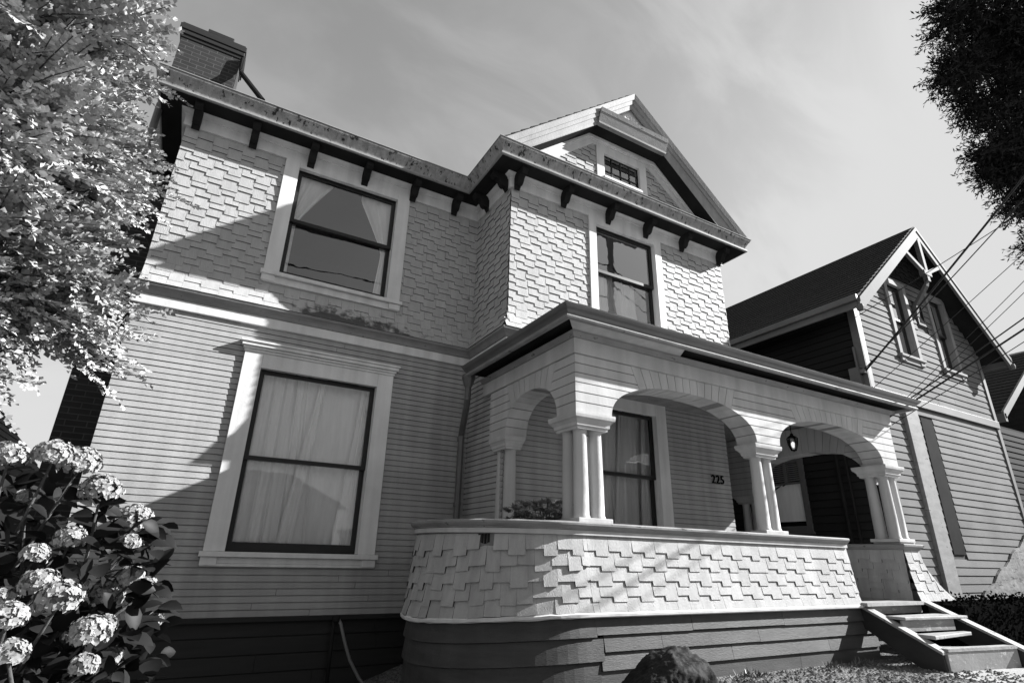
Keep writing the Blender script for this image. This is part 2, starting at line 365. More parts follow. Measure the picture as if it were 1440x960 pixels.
def window(parent, fn, u0, u1, v0, v1, mid, cw=0.2, capw=0.0, sill=True, top=0.2, curtain=None, sashmat=None, trimmat=None, horn=True, seed=1, label=None, glass=None):
    """double-hung window: casing with sash, panes, sill, cap and curtain below it"""
    T = trimmat or M['trim']; S = sashmat or M['sash']
    mb = MB(); sb = v0 - 0.05
    mb.fbox(fn, u0 - cw, u0 - 0.004, sb, v1 + top, -0.03, 0.035); mb.fbox(fn, u1 + 0.004, u1 + cw, sb, v1 + top, -0.03, 0.035)
    mb.fbox(fn, u0 - 0.004, u1 + 0.004, v1, v1 + top, -0.03, 0.033)
    # jamb linings
    mb.fbox(fn, u0 - 0.03, u0 - .002, v0 - .05, v1 + 0.02, -0.13, -0.031); mb.fbox(fn, u1 + .002, u1 + 0.03, v0 - .05, v1 + 0.02, -0.13, -0.031)
    w = mb.build('window', T, parent, bevel=0.004)
    if label: w['label'] = label
    if capw:
        c = MB(); h = v1 + top
        for (z0, z1, o, x) in ((0, .03, .045, .01), (.03, .06, .06, .025), (.06, .10, .085, .045), (.10, .125, .10, .06)):
            c.fbox(fn, u0 - cw - x, u1 + cw + x, h + z0, h + z1 - .001, 0, o)
        c.build('cap', T, w, bevel=0.003)
    if sill:
        s = MB(); s.fbox(fn, u0 - cw - 0.03, u1 + cw + 0.03, sb - 0.05, sb - .001, -0.1, 0.075)
        s.fbox(fn, u0 - cw + .02, u1 + cw - .02, sb - 0.11, sb - 0.051, 0, 0.03); s.fbox(fn, u0 - cw - 0.005, u1 + cw + 0.005, sb - 0.14, sb - 0.111, 0, 0.038)
        for a in (u0 - cw - .01, u1 + cw - 0.14): s.fbox(fn, a, a + 0.15, sb - 0.13, sb - 0.0515, 0.01, 0.05)
        s.build('sill', T, w, bevel=0.004)
    fw = 0.05
    up = MB(); lo = MB()
    for B, a, b, d, bot in ((up, mid - 0.02, v1, -0.045, 0.045), (lo, v0 - .05, mid + 0.03, -0.085, 0.095)):
        B.fbox(fn, u0, u0 + fw, a, b, d - 0.035, d); B.fbox(fn, u1 - fw, u1, a, b, d - 0.035, d)
        B.fbox(fn, u0 + fw, u1 - fw, b - 0.045, b, d - 0.034, d - .001); B.fbox(fn, u0 + fw, u1 - fw, a, a + bot, d - 0.034, d - .001)
    for B, a, b, d, bot in ((up, mid - 0.02, v1, -0.045, 0.045), (lo, v0 - .05, mid + 0.03, -0.085, 0.095)):
        o = B.build('sash', S, w)
        g = MB(); g.face([fn(u0 + fw - .01, a + bot - .01, d - 0.02), fn(u1 - fw + .01, a + bot - .01, d - 0.02), fn(u1 - fw + .01, b - 0.04, d - 0.02), fn(u0 + fw - .01, b - 0.04, d - 0.02)])
        g.build('pane', glass or M['glass'], w, normals=False)
    if curtain:
        cb = MB(); W = u1 - u0
        if curtain == 'full':
            curtain_strip(cb, fn, lambda v: u0 - .03, lambda v: u0 + W * .30, v0 - .08, v1 + .05, 0.17, 0.016, 70, 16, seed, 9)
            curtain_strip(cb, fn, lambda v: u0 + W * .26, lambda v: u0 + W * (0.60 - .10 * (v - v0) / (v1 - v0)), v0 - .08, v1 + .05, 0.205, 0.016, 70, 16, seed + 1, 7)
            curtain_strip(cb, fn, lambda v: u0 + W * (0.52 - .16 * (v1 - v) / (v1 - v0)), lambda v: u0 + W * (0.58 - .10 * (v1 - v) / (v1 - v0)), v0 - .08, v1 + .05, 0.155, 0.012, 24, 16, seed + 2, 6)
            curtain_strip(cb, fn, lambda v: u0 + W * .46, lambda v: u1 + .03, v0 - .08, v1 + .05, 0.215, 0.015, 70, 16, seed + 3, 6)
            curtain_strip(cb, fn, lambda v: u1 - W * (.10 + .10 * (v1 - v) / (v1 - v0)), lambda v: u1 + .03, v0 - .08, v1 + .05, 0.165, 0.014, 40, 16, seed + 4, 6)
        elif curtain == 'swag':
            sm = lambda t: max(0, min(1, t)) ** 1.15
            curtain_strip(cb, fn, lambda v: u0 - .03, lambda v: u0 + .09 + W * .30 * sm((v - mid) / (v1 - mid)), v0 - .08, v1 + .03, 0.145, 0.011, 40, 30, seed, 7)
            curtain_strip(cb, fn, lambda v: u1 - .10 - W * .27 * sm((v - mid + .1) / (v1 - mid)) - .05 * sm((mid - v) / (mid - v0)), lambda v: u1 + .03, v0 - .08, v1 + .03, 0.145, 0.011, 40, 30, seed + 1, 7)
        elif curtain == 'half':
            curtain_strip(cb, fn, lambda v: u0 - .03, lambda v: u0 + W * (.42 + .1 * math.sin(v * 3)), v0 - .08, mid + .02, 0.17, 0.03, 50, 20, seed, 9)
            curtain_strip(cb, fn, lambda v: u0 + W * .35, lambda v: u1 - W * (.12 + .08 * math.sin(v * 2)), v0 - .08, mid + .02, 0.22, 0.03, 50, 20, seed + 2, 9)
        elif curtain == 'blind':
            cb.face([fn(u0, v0 - .05, -.122), fn(u1, v0 - .05, -.122), fn(u1, mid + .02, -.122), fn(u0, mid + .02, -.122)])
        cb.build('curtain', M['curtain'], w, smooth=True, normals=False)
    return w

# ------------------------------------------------------------------ foliage helpers
def leaf_mesh(name, base, dirs, nrm, length, width, m, parent, tones, fold=.25):
    """one mesh of many small folded leaves: base points, directions, normals (numpy N x 3)"""
    d = dirs / np.linalg.norm(dirs, axis=1, keepdims=True)
    s = np.cross(d, nrm); s /= np.maximum(1e-6, np.linalg.norm(s, axis=1, keepdims=True)); n = np.cross(s, d)
    L = length[:, None]; Wd = width[:, None]
    p0 = base; p2 = base + d * L - n * L * .06; pl = base + d * L * .5 + s * Wd + n * Wd * fold; pr = base + d * L * .5 - s * Wd + n * Wd * fold
    V = np.stack([p0, pl, p2, pr], axis=1).reshape(-1, 3)
    off = np.array(OFF.get(parent, Vector((0, 0, 0)))) if parent is not None else 0
    V = V - off; k = len(base); idx = np.arange(k)[:, None] * 4
    tri = np.concatenate([idx + np.array([[0, 1, 2]]), idx + np.array([[0, 2, 3]])], axis=1).reshape(-1, 3)
    me = bpy.data.meshes.new(name)
    me.vertices.add(len(V)); me.vertices.foreach_set('co', V.astype(np.float32).ravel())
    me.loops.add(tri.size); me.loops.foreach_set('vertex_index', tri.astype(np.int32).ravel())
    me.polygons.add(len(tri)); me.polygons.foreach_set('loop_start', np.arange(0, tri.size, 3, dtype=np.int32)); me.polygons.foreach_set('loop_total', np.full(len(tri), 3, dtype=np.int32))
    me.update(calc_edges=True)
    at = me.attributes.new('tone', 'FLOAT', 'FACE'); at.data.foreach_set('value', np.repeat(tones, 2).astype(np.float32))
    me.materials.append(m); o = bpy.data.objects.new(name, me); C.objects.link(o)
    if parent is not None: o.parent = parent
    return o
def unit(v): return v / np.maximum(1e-9, np.linalg.norm(v, axis=-1, keepdims=True))
def sprays(starts, dirs, lens, per, leaf, jitter=.55, droop=.15, tone=(.75, 1.2), wr=.32):
    """leaves set along short shoots"""
    B = []; D = []; T = []; n = len(starts)
    for k in range(per):
        t = (k + rng.random(n)) / per
        p = starts + dirs * (lens * t)[:, None]; p[:, 2] -= droop * (t ** 2) * lens
        dd = unit(dirs * .7 + rng.normal(0, jitter, (n, 3))); B.append(p); D.append(dd)
    B = np.concatenate(B); D = np.concatenate(D); st_t = np.tile(rng.uniform(*tone, n), per)
    N_ = unit(rng.normal(0, 1, B.shape) + np.array([0, 0, .8]))
    Ls = leaf * rng.uniform(.7, 1.25, len(B))
    return B, D, N_, Ls, Ls * wr, st_t * rng.uniform(.85, 1.15, len(B))

# ------------------------------------------------------------------ camera (calibrated on the house's own lines)
F, YAW, PITCH, ROLL = 775.85, 0.510368, 0.371150, -0.0251918
cy_, sy_ = math.cos(YAW), math.sin(YAW); cp_, sp_ = math.cos(PITCH), math.sin(PITCH)
fw_ = Vector((sy_ * cp_, cy_ * cp_, sp_)); r_ = Vector((cy_, -sy_, 0)); d_ = fw_.cross(r_)
rr_ = r_ * math.cos(ROLL) + d_ * math.sin(ROLL); dd_ = -r_ * math.sin(ROLL) + d_ * math.cos(ROLL)
cam = bpy.data.cameras.new('camera'); co = bpy.data.objects.new('camera', cam); C.objects.link(co); sc.camera = co
cam.sensor_width = 36; cam.sensor_fit = 'HORIZONTAL'; cam.lens = F / 1440 * 36; cam.clip_end = 2000; cam.clip_start = 0.05
mw = Matrix.Identity(4)
for i in range(3): mw[i][0] = rr_[i]; mw[i][1] = -dd_[i]; mw[i][2] = -fw_[i]
co.matrix_world = mw

G = -0.98                     # ground level (eye level is z = 0)
XL, XB, XR = -0.9, 3.05, 7.2  # house: left wall, bay's left wall, right wall
YM, YB, YE = 6.6, 5.58, 13.0  # main front, bay front, back
YP = 4.10                     # porch front
ZB0, ZB1, ZS = 2.41, 2.64, 4.76

house = thing('victorian_house', 'two storey shingled house with front gable, curved porch and brick chimney', 'house', (3.0, 6.0, G))

# ------------------------------------------------------------------ house: walls
W_LO = (0.44, 1.77, 0.03, 1.92)     # lower main window opening
W_UP = (0.43, 1.76, 3.17, 4.68)     # upper main window
W_BY = (4.50, 5.65, 2.98, 4.66)     # bay upper window
W_PO = (4.36, 5.42, 0.10, 1.86)     # porch window
def hole(w, m=0.02): return (w[0] - m, w[1] + m, w[2] - 0.05, w[3] + m)
def ch(w, c, t, s=0.14): return (w[0] - c + .03, w[1] + c - .03, w[2] - s, w[3] + t - .02)

mb = MB()
siding(mb, front(YM), XL, XB, -0.62, ZB0, [ch(W_LO, .2, .2)])
backing(mb, front(YM), XL, XB, -0.62, ZB0, [hole(W_LO)])
siding(mb, left(XB), YB, YM, -0.5, ZB0); backing(mb, left(XB), YB, YM, -0.5, ZB0)
siding(mb, front(YB), XB, 6.83, -0.42, 2.05, [ch(W_PO, .19, .2)]); backing(mb, front(YB), XB, 6.83, -0.42, 2.4, [hole(W_PO)])
siding(mb, right(6.83), YB, 7.4, -0.42, 2.05); backing(mb, right(6.83), YB, 7.4, -0.42, 2.4)
siding(mb, front(7.4), 6.83, 8.5, -0.42, 2.05); backing(mb, front(7.4), 6.83, 8.5, -0.42, 2.4)
mb.build('clapboard_wall', M['siding'], house)

flare = lambda v: 0.10 * max(0.0, 1 - (v - ZB1) / 0.36) ** 2
mb = MB()
shingles(mb, front(YM), XL, XB, ZB1, ZS, [ch(W_UP, .19, .3)], flare=flare); backing(mb, front(YM), XL, XB, 2.4, 5.2, [hole(W_UP)], d=-.006)
shingles(mb, left(XB), YB, YM, ZB1, ZS, flare=flare, urange=lambda v: (YB - flare(v), YM)); backing(mb, left(XB), YB, YM, 2.4, 5.2, d=-.006)
shingles(mb, front(YB), XB, XR, ZB1, ZS, [ch(W_BY, .14, .3)], flare=flare, urange=lambda v: (XB - flare(v), XR + flare(v))); backing(mb, front(YB), XB, XR, 2.4, 5.2, [hole(W_BY)], d=-.006)
# flared corner fillers
mb.build('shingle_wall', M['shingle'], house)

# shell: side and back walls, floors (keeps the rooms dark)
mb = MB()
for fn, a, b, z0, z1 in ((left(XL), YM, YE, G - .4, 5.2), (right(XR), YB, YE, 2.4, 5.2), (right(XR), 7.42, YE, G - .4, 2.4)):
    mb.face([fn(a, z0, -.005), fn(b, z0, -.005), fn(b, z1, -.005), fn(a, z1, -.005)])
mb.face([(XL, YE, G), (XR, YE, G), (XR, YE, 5.2), (XL, YE, 5.2)])
for z in (-.45, 2.42, 5.1):
    mb.face([(XL, YM + .03, z), (6.8, YM + .03, z), (6.8, YE, z), (XL, YE, z)])
    if z > 2: mb.face([(6.8, YM + .03, z), (XR, YM + .03, z), (XR, YE, z), (6.8, YE, z)])
    xr_ = XR if z > 2 else 6.8
    mb.face([(XB, YB + .03, z), (xr_, YB + .03, z), (xr_, YM + .03, z), (XB, YM + .03, z)])
mb.face([(2.3, YM + .03, G), (2.3, YE, G), (2.3, YE, 5.1), (2.3, YM + .03, 5.1)])
mb.face([(XL, YM + 3.2, G), (XR, YM + 3.2, G), (XR, YM + 3.2, 5.1), (XL, YM + 3.2, 5.1)])
mb.build('rear_and_side_walls', M['interior'], house, normals=False)

# foundation skirting below the main wall
mb = MB(); siding(mb, front(YM + .03), XL, XB, G - .45, -0.64, e=0.17, groove=.012, lip=.01); backing(mb, front(YM + .03), XL, XB, G - .45, -.62)
mb.fbox(front(YM), XL, XB, -.665, -.622, -.02, .035)
mb.build('foundation_board', M['skirtdark'], house)

OUT = [(XL, YE), (XL, YM), (XB, YM), (XB, YB), (XR, YB), (XR, YE)]
mb = MB(); mb.sweep(OUT, [(-.02, ZB0), (.03, ZB0), (.034, ZB0 + .008), (.034, ZB0 + .115), (-.02, ZB0 + .115)])
mb.build('belt_course', M['trim'], house, bevel=.003)
mb = MB(); mb.sweep(OUT, [(-.02, ZB0 + .116), (.045, ZB0 + .116), (.05, ZB0 + .13), (.058, ZB0 + .155), (.075, ZB0 + .18), (.10, ZB0 + .20), (.105, ZB0 + .215), (.105, ZB0 + .228), (-.02, ZB0 + .228)])
mb.build('belt_moulding', M['trimgrey'], house)
mb = MB(); mb.sweep(OUT, [(-.01, ZS), (.032, ZS), (.032, 4.90), (.045, 4.905), (.05, 4.93), (.07, 4.955), (.09, 4.968), (-.01, 4.968)])
mb.build('frieze', M['trim'], house)
mb = MB(); mb.sweep(OUT, [(-.01, 4.97), (.315, 4.97), (.315, 5.0), (-.01, 5.0)])
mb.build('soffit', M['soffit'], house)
mb = MB(); mb.sweep(OUT, [(.30, 4.975), (.318, 4.968), (.332, 4.972), (.340, 4.985), (.338, 5.01), (.325, 5.02), (.30, 5.02)])
mb.build('eave_moulding', M['trimgrey'], house)
mb = MB(); mb.sweep(OUT, [(.27, 5.02), (.305, 5.021), (.312, 5.045), (.335, 5.09), (.365, 5.14), (.385, 5.165), (.392, 5.185), (.380, 5.192), (.345, 5.192), (.335, 5.17), (.27, 5.165)])
mb.build('gutter', M['gutter'], house)

mb = MB(); mb.sweep(OUT, [(.372, 5.193), (.396, 5.188), (.402, 5.196), (.398, 5.206), (.372, 5.210)]); mb.build('gutter_lip', M['trimgrey'], house)
# eave brackets
def bracket(fn, u):
    b = MB(); pts = [(-.0, 4.965), (.27, 4.965), (.275, 4.90), (.24, 4.865), (.20, 4.875), (.17, 4.85), (.14, 4.79), (.10, 4.765), (.075, 4.78), (0.034, 4.72), (0.034, 4.965)]
    h = .045
    f2 = lambda o, z, d: fn(u + d, z, o)
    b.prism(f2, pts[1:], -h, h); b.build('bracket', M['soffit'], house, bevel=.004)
for u in (-.80, -.16, .55, 1.27, 1.97, 2.62): bracket(front(YM), u)
for u in (3.12, 3.90, 4.72, 5.47, 6.25, 7.12): bracket(front(YB), u)
for u in (5.65, 6.22): bracket(left(XB), u)

# ------------------------------------------------------------------ house: windows
window(house, front(YM), *W_LO, 0.93, cw=.20, capw=.1, top=.17, curtain='full', seed=5, glass=M['glasslow'], label='tall window with pale sheer curtains and moulded cap')
window(house, front(YM), *W_UP, 3.93, cw=.18, top=.10, curtain='swag', seed=9, label='upper window with tied back white curtains')
window(house, front(YB), *W_BY, 3.93, cw=.14, top=.12, curtain='half', seed=14, glass=M['glassbright'], label='upper window under the gable with crumpled curtains')
window(house, front(YB), *W_PO, 1.02, cw=.19, top=.17, curtain='full', seed=21, label='window in the shade of the porch')

# ------------------------------------------------------------------ house: gable over the bay
YG = 5.28; PX, PZ = 5.12, 7.19; EL, ER, EZ = 2.72, 7.53, 5.19
sl = (PZ - EZ) / (PX - EL)
fnG = front(YB)
# tympanum
W_GA = (4.71, 5.45, 5.62, 6.06)
mb = MB()
def ur(v):
    k = (6.30 - v) / sl
    return (4.42 - k + .02, 5.78 + k - .02) if v < 6.3 else (0, 0)
shingles(mb, front(YB), 0, 0, 5.12, 6.2, [(4.56, 5.60, 5.0, 6.3)], urange=lambda v: ur(v + .02))
for poly in ([(3.1, 5.1), (4.70, 5.1), (4.70, 6.5), (4.45, 6.35)], [(5.46, 5.1), (7.1, 5.1), (5.75, 6.35), (5.46, 6.5)], [(4.701, 6.065), (5.459, 6.065), (5.459, 6.5), (4.701, 6.5)], [(4.701, 5.1), (5.459, 5.1), (5.459, 5.615), (4.701, 5.615)]):
    mb.face([fnG(u, v, -.006) for u, v in poly])
mb.build('gable_shingles', M['shingle'], house)
mb = MB()   # raking frame board round the tympanum (clipped top)
t = .15
def rakeboard(o0, o1, d0, d1, zc0, zc1, mbx):
    # left, top and right pieces of the trapezoid frame; o = inset of the slope line from the inner soffit line
    def L(z, o): return 4.40 - (6.29 - z) / sl + o
    def R(z, o): return 5.76 + (6.29 - z) / sl - o
    mbx.prism(front(YB), [(L(5.0, o0), 5.0), (L(5.0, o1), 5.0), (L(zc1, o1), zc1), (L(zc0, o0), zc0)], d0, d1)
    mbx.prism(front(YB), [(R(5.0, o1), 5.0), (R(5.0, o0), 5.0), (R(zc0, o0), zc0), (R(zc1, o1), zc1)], d0, d1)
    mbx.prism(front(YB), [(L(zc0, o0), zc0), (L(zc1, o1), zc1), (R(zc1, o1), zc1), (R(zc0, o0), zc0)], d0, d1)
rakeboard(-.02, .24, -.01, .03, 6.31, 6.16, mb)
rakeboard(-.02, .05, .031, .075, 6.31, 6.235, mb)
rakeboard(-.02, .09, .031, .05, 6.309, 6.21, mb)
mb.build('gable_frame_board', M['trim'], house, bevel=.003)
# small leaded window
mb = MB()
a, b, c, d = W_GA
mb.fbox(fnG, a - .15, a, 5.16, d + .10, -.02, .032); mb.fbox(fnG, b, b + .15, 5.16, d + .10, -.02, .032)
mb.fbox(fnG, a, b, d, d + .10, -.02, .0315); mb.fbox(fnG, a, b, 5.16, c, -.02, .0315); mb.fbox(fnG, a - .02, b + .02, c - .05, c - .005, 0, .06)
w = mb.build('window', M['trim'], house, bevel=.003); w['label'] = 'small leaded attic window in the gable'
mb = MB()
for i in range(5): u = a + (b - a) * i / 4; mb.fbox(fnG, u - .008, u + .008, c, d, -.035, -.012)
for i in range(4): v = c + (d - c) * i / 3; mb.fbox(fnG, a, b, v - .008, v + .008, -.034, -.013)
mb.build('sash', M['sash'], w)
mb = MB(); mb.face([fnG(a, c, -.025), fnG(b, c, -.025), fnG(b, d, -.025), fnG(a, d, -.025)]); mb.build('pane', M['glass'], w, normals=False)
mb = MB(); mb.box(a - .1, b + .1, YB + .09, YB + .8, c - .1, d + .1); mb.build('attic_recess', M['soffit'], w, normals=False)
# rake: soffit block between wall and fascia
fnR = front(YG)
mb = MB()
def Lo(z): return EL + (z - EZ) / sl          # outer roof line at height z, left
def Ro(z): return ER - (z - EZ) / sl
inner = [(3.05, 5.19), (4.40, 6.29), (5.76, 6.29), (7.03, 5.19)]
# left and right rake boxes (underside dark): built as prisms from the fascia back to the wall
mb.prism(front(YG + .01), [(EL + .04, 5.19), inner[0], inner[1], (4.40, 6.55), (Lo(6.62), 6.60)], -.285, 0)
mb.prism(front(YG + .01), [(ER - .04, 5.19), (Ro(6.62), 6.60), (5.76, 6.55), inner[2], inner[3]], -.285, 0)
mb.prism(front(YG + .01), [inner[1], inner[2], (5.76, 6.55), (4.40, 6.55)], -.284, -.001)
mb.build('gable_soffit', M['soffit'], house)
# fascia bands on the rakes, stepped mouldings
mb = MB()
def band(o0, o1, d0, d1, ext=0.0):
    # band parallel to the left and right roof lines between normal insets o0<o1 (measured vertically)
    zt = PZ
    mb.prism(fnR, [(EL + o0 * 0, EZ - o0), (EL + (o1 - o0) * 0, EZ - o1), (PX, PZ - o1), (PX, PZ - o0)], d0, d1)
    mb.prism(fnR, [(ER, EZ - o1), (ER, EZ - o0), (PX, PZ - o0), (PX, PZ - o1)], d0, d1)
def clipband(o0, o1, d0, d1):
    for s in (-1, 1):
        e = EL if s < 0 else ER
        X = lambda z, o: (e + (z + o - EZ) / sl) if s < 0 else (e - (z + o - EZ) / sl)
        z0 = EZ + .005
        q = [(X(z0, o0), z0), (X(z0, o1), z0), (PX, PZ - o1), (PX, PZ - o0)]
        mb.prism(fnR, q, d0, d1)
def crown(o0, o1, dt, db):
    for s in (-1, 1):
        e = EL if s < 0 else ER
        X = lambda z, o: (e + (z + o - EZ) / sl) if s < 0 else (e - (z + o - EZ) / sl)
        z0 = EZ + .005
        q = [(X(z0, o1), z0, db), (PX, PZ - o1, db), (PX, PZ - o0, dt), (X(z0, o0), z0, dt)]
        mb.hexa([fnR(u, v, d) for u, v, d in q] + [fnR(u, v, -.02) for u, v, d in q])
crown(0.0, .10, .098, .074); crown(.10, .17, .060, .044); crown(.17, .25, .026, .008)
# lower part of the fascia runs only up to the shelf
for s in (-1, 1):
    e = EL if s < 0 else ER
    X = lambda z, o: (e + (z + o - EZ) / sl) if s < 0 else (e - (z + o - EZ) / sl)
    zi = 6.29; z0 = EZ + .005
    q = [(X(z0, .24), z0, .012), (inner[0][0] if s < 0 else inner[3][0], z0, -.004), (inner[1][0] if s < 0 else inner[2][0], zi, -.004), (X(zi + .05, .24), zi + .05, .012)]
    mb.hexa([fnR(u, v, d) for u, v, d in q] + [fnR(u, v, -.05) for u, v, d in q])
mb.build('rake_board', M['rake'], house)
mb = MB()
for z0, z1, ob, ot in ((6.285, 6.315, .04, .045), (6.315, 6.46, .035, .10), (6.46, 6.52, .105, .13)):
    q = [(4.38, z0, ob), (5.78, z0, ob), (5.78, z1, ot), (4.38, z1, ot)]
    mb.hexa([fnR(u, v, d) for u, v, d in q] + [fnR(u, v, -.03) for u, v, d in q])
mb.build('gable_shelf', M['trimgrey'], house)
mb = MB()   # fan ornament in the peak
mb.face([fnR(4.5, 6.5, -.06), fnR(5.7, 6.5, -.06), fnR(PX, 7.05, -.06)])
for i in range(9):
    th = PI * (0.12 + 0.76 * i / 8); r0, r1 = .05, .24
    c0 = (PX, 6.56); a_ = (c0[0] + r0 * math.cos(th), c0[1] + r0 * math.sin(th)); b_ = (c0[0] + r1 * math.cos(th), c0[1] + r1 * math.sin(th))
    n_ = (-math.sin(th), math.cos(th))
    mb.prism(fnR, [(a_[0] - n_[0] * .004, a_[1] - n_[1] * .004), (b_[0] - n_[0] * .012, b_[1] - n_[1] * .012), (b_[0] + n_[0] * .012, b_[1] + n_[1] * .012), (a_[0] + n_[0] * .004, a_[1] + n_[1] * .004)], -.06, -.03)
mb.build('fan_ornament', M['trim'], house)

# roofs
mb = MB()
def course_roof(mb, p0, p1, q0, q1, n, th=.03):
    """slope from eave edge p0-p1 to ridge edge q0-q1 in overlapping courses"""
    p0, p1, q0, q1 = map(Vector, (p0, p1, q0, q1)); nrm = (p1 - p0).cross(q0 - p0).normalized()
    if nrm.z < 0: nrm = -nrm
    for i in range(n):
        a, b = i / n, min(1, (i + 1.25) / n)
        A, B, Cc, D = p0.lerp(q0, a), p1.lerp(q1, a), p1.lerp(q1, b), p0.lerp(q0, b)
        mb.hexa([A - nrm * .02, B - nrm * .02, Cc - nrm * .02, D - nrm * .02, A + nrm * th, B + nrm * th, Cc + nrm * .008, D + nrm * .008], random.uniform(.85, 1.15))
hx0, hx1, hy0, hy1 = XL - .35, XR + .35, YM - .35, YE + .35
rz = 5.18 + .5 * (hy1 - hy0) / 2; ry = (hy0 + hy1) / 2; rx0, rx1 = hx0 + (hy1 - hy0) / 2, hx1 - (hy1 - hy0) / 2
course_roof(mb, (hx0, hy0, 5.18), (hx1, hy0, 5.18), (rx0, ry, rz), (rx1, ry, rz), 18)
course_roof(mb, (hx0, hy1, 5.18), (hx1, hy1, 5.18), (rx0, ry, rz), (rx1, ry, rz), 6)
course_roof(mb, (hx0, hy0, 5.18), (hx0, hy1, 5.18), (rx0, ry, rz), (rx0, ry, rz), 10)
course_roof(mb, (hx1, hy0, 5.18), (hx1, hy1, 5.18), (rx1, ry, rz), (rx1, ry, rz), 10)
yb = 9.6
course_roof(mb, (EL - .02, YG - .06, EZ + .005), (EL - .02, yb, EZ + .005), (PX, YG - .06, PZ + .01), (PX, yb, PZ + .01), 16, .028)
course_roof(mb, (ER + .02, YG - .06, EZ + .005), (ER + .02, yb, EZ + .005), (PX, YG - .06, PZ + .01), (PX, yb, PZ + .01), 16, .028)
rf = mb.build('roof', M['roof'], house)
# chimney with corbelled crown
mb = MB(); cx0, cx1, cy0, cy1 = -1.52, -.66, 8.2, 8.72
mb.box(cx0, cx1, cy0, cy1, G, 7.51)
chm = mb.build('chimney', M['brick'], rf)
mb = MB()
for i, (o, z0, z1) in enumerate(((.015, 7.511, 7.57), (.035, 7.571, 7.65), (.05, 7.651, 7.75), (.03, 7.751, 7.79))): mb.box(cx0 - o, cx1 + o, cy0 - o, cy1 + o, z0, z1)
mb.box(cx0 + .32, cx1 - .16, cy0 - .02, cy1 - .1, 7.791, 7.86); mb.build('crown', M['skirtdark'], chm, bevel=.008)
mb = MB(); mb.tube([(-.63, 8.16, 7.5), (-.615, 8.14, 7.26), (-.60, 8.12, 7.18), (-.20, 7.55, 6.33)], .04, 8); mb.build('chimney_brace', M['soffit'], chm)
mb = MB(); mb.tube([(-1.24, 6.75, 5.05), (-1.24, 6.75, 3.95), (-1.16, 7.3, 3.75), (-1.0, 7.9, 3.6), (-.98, 7.95, G + .1)], .04, 10); mb.build('side_downspout', M['metal'], house)

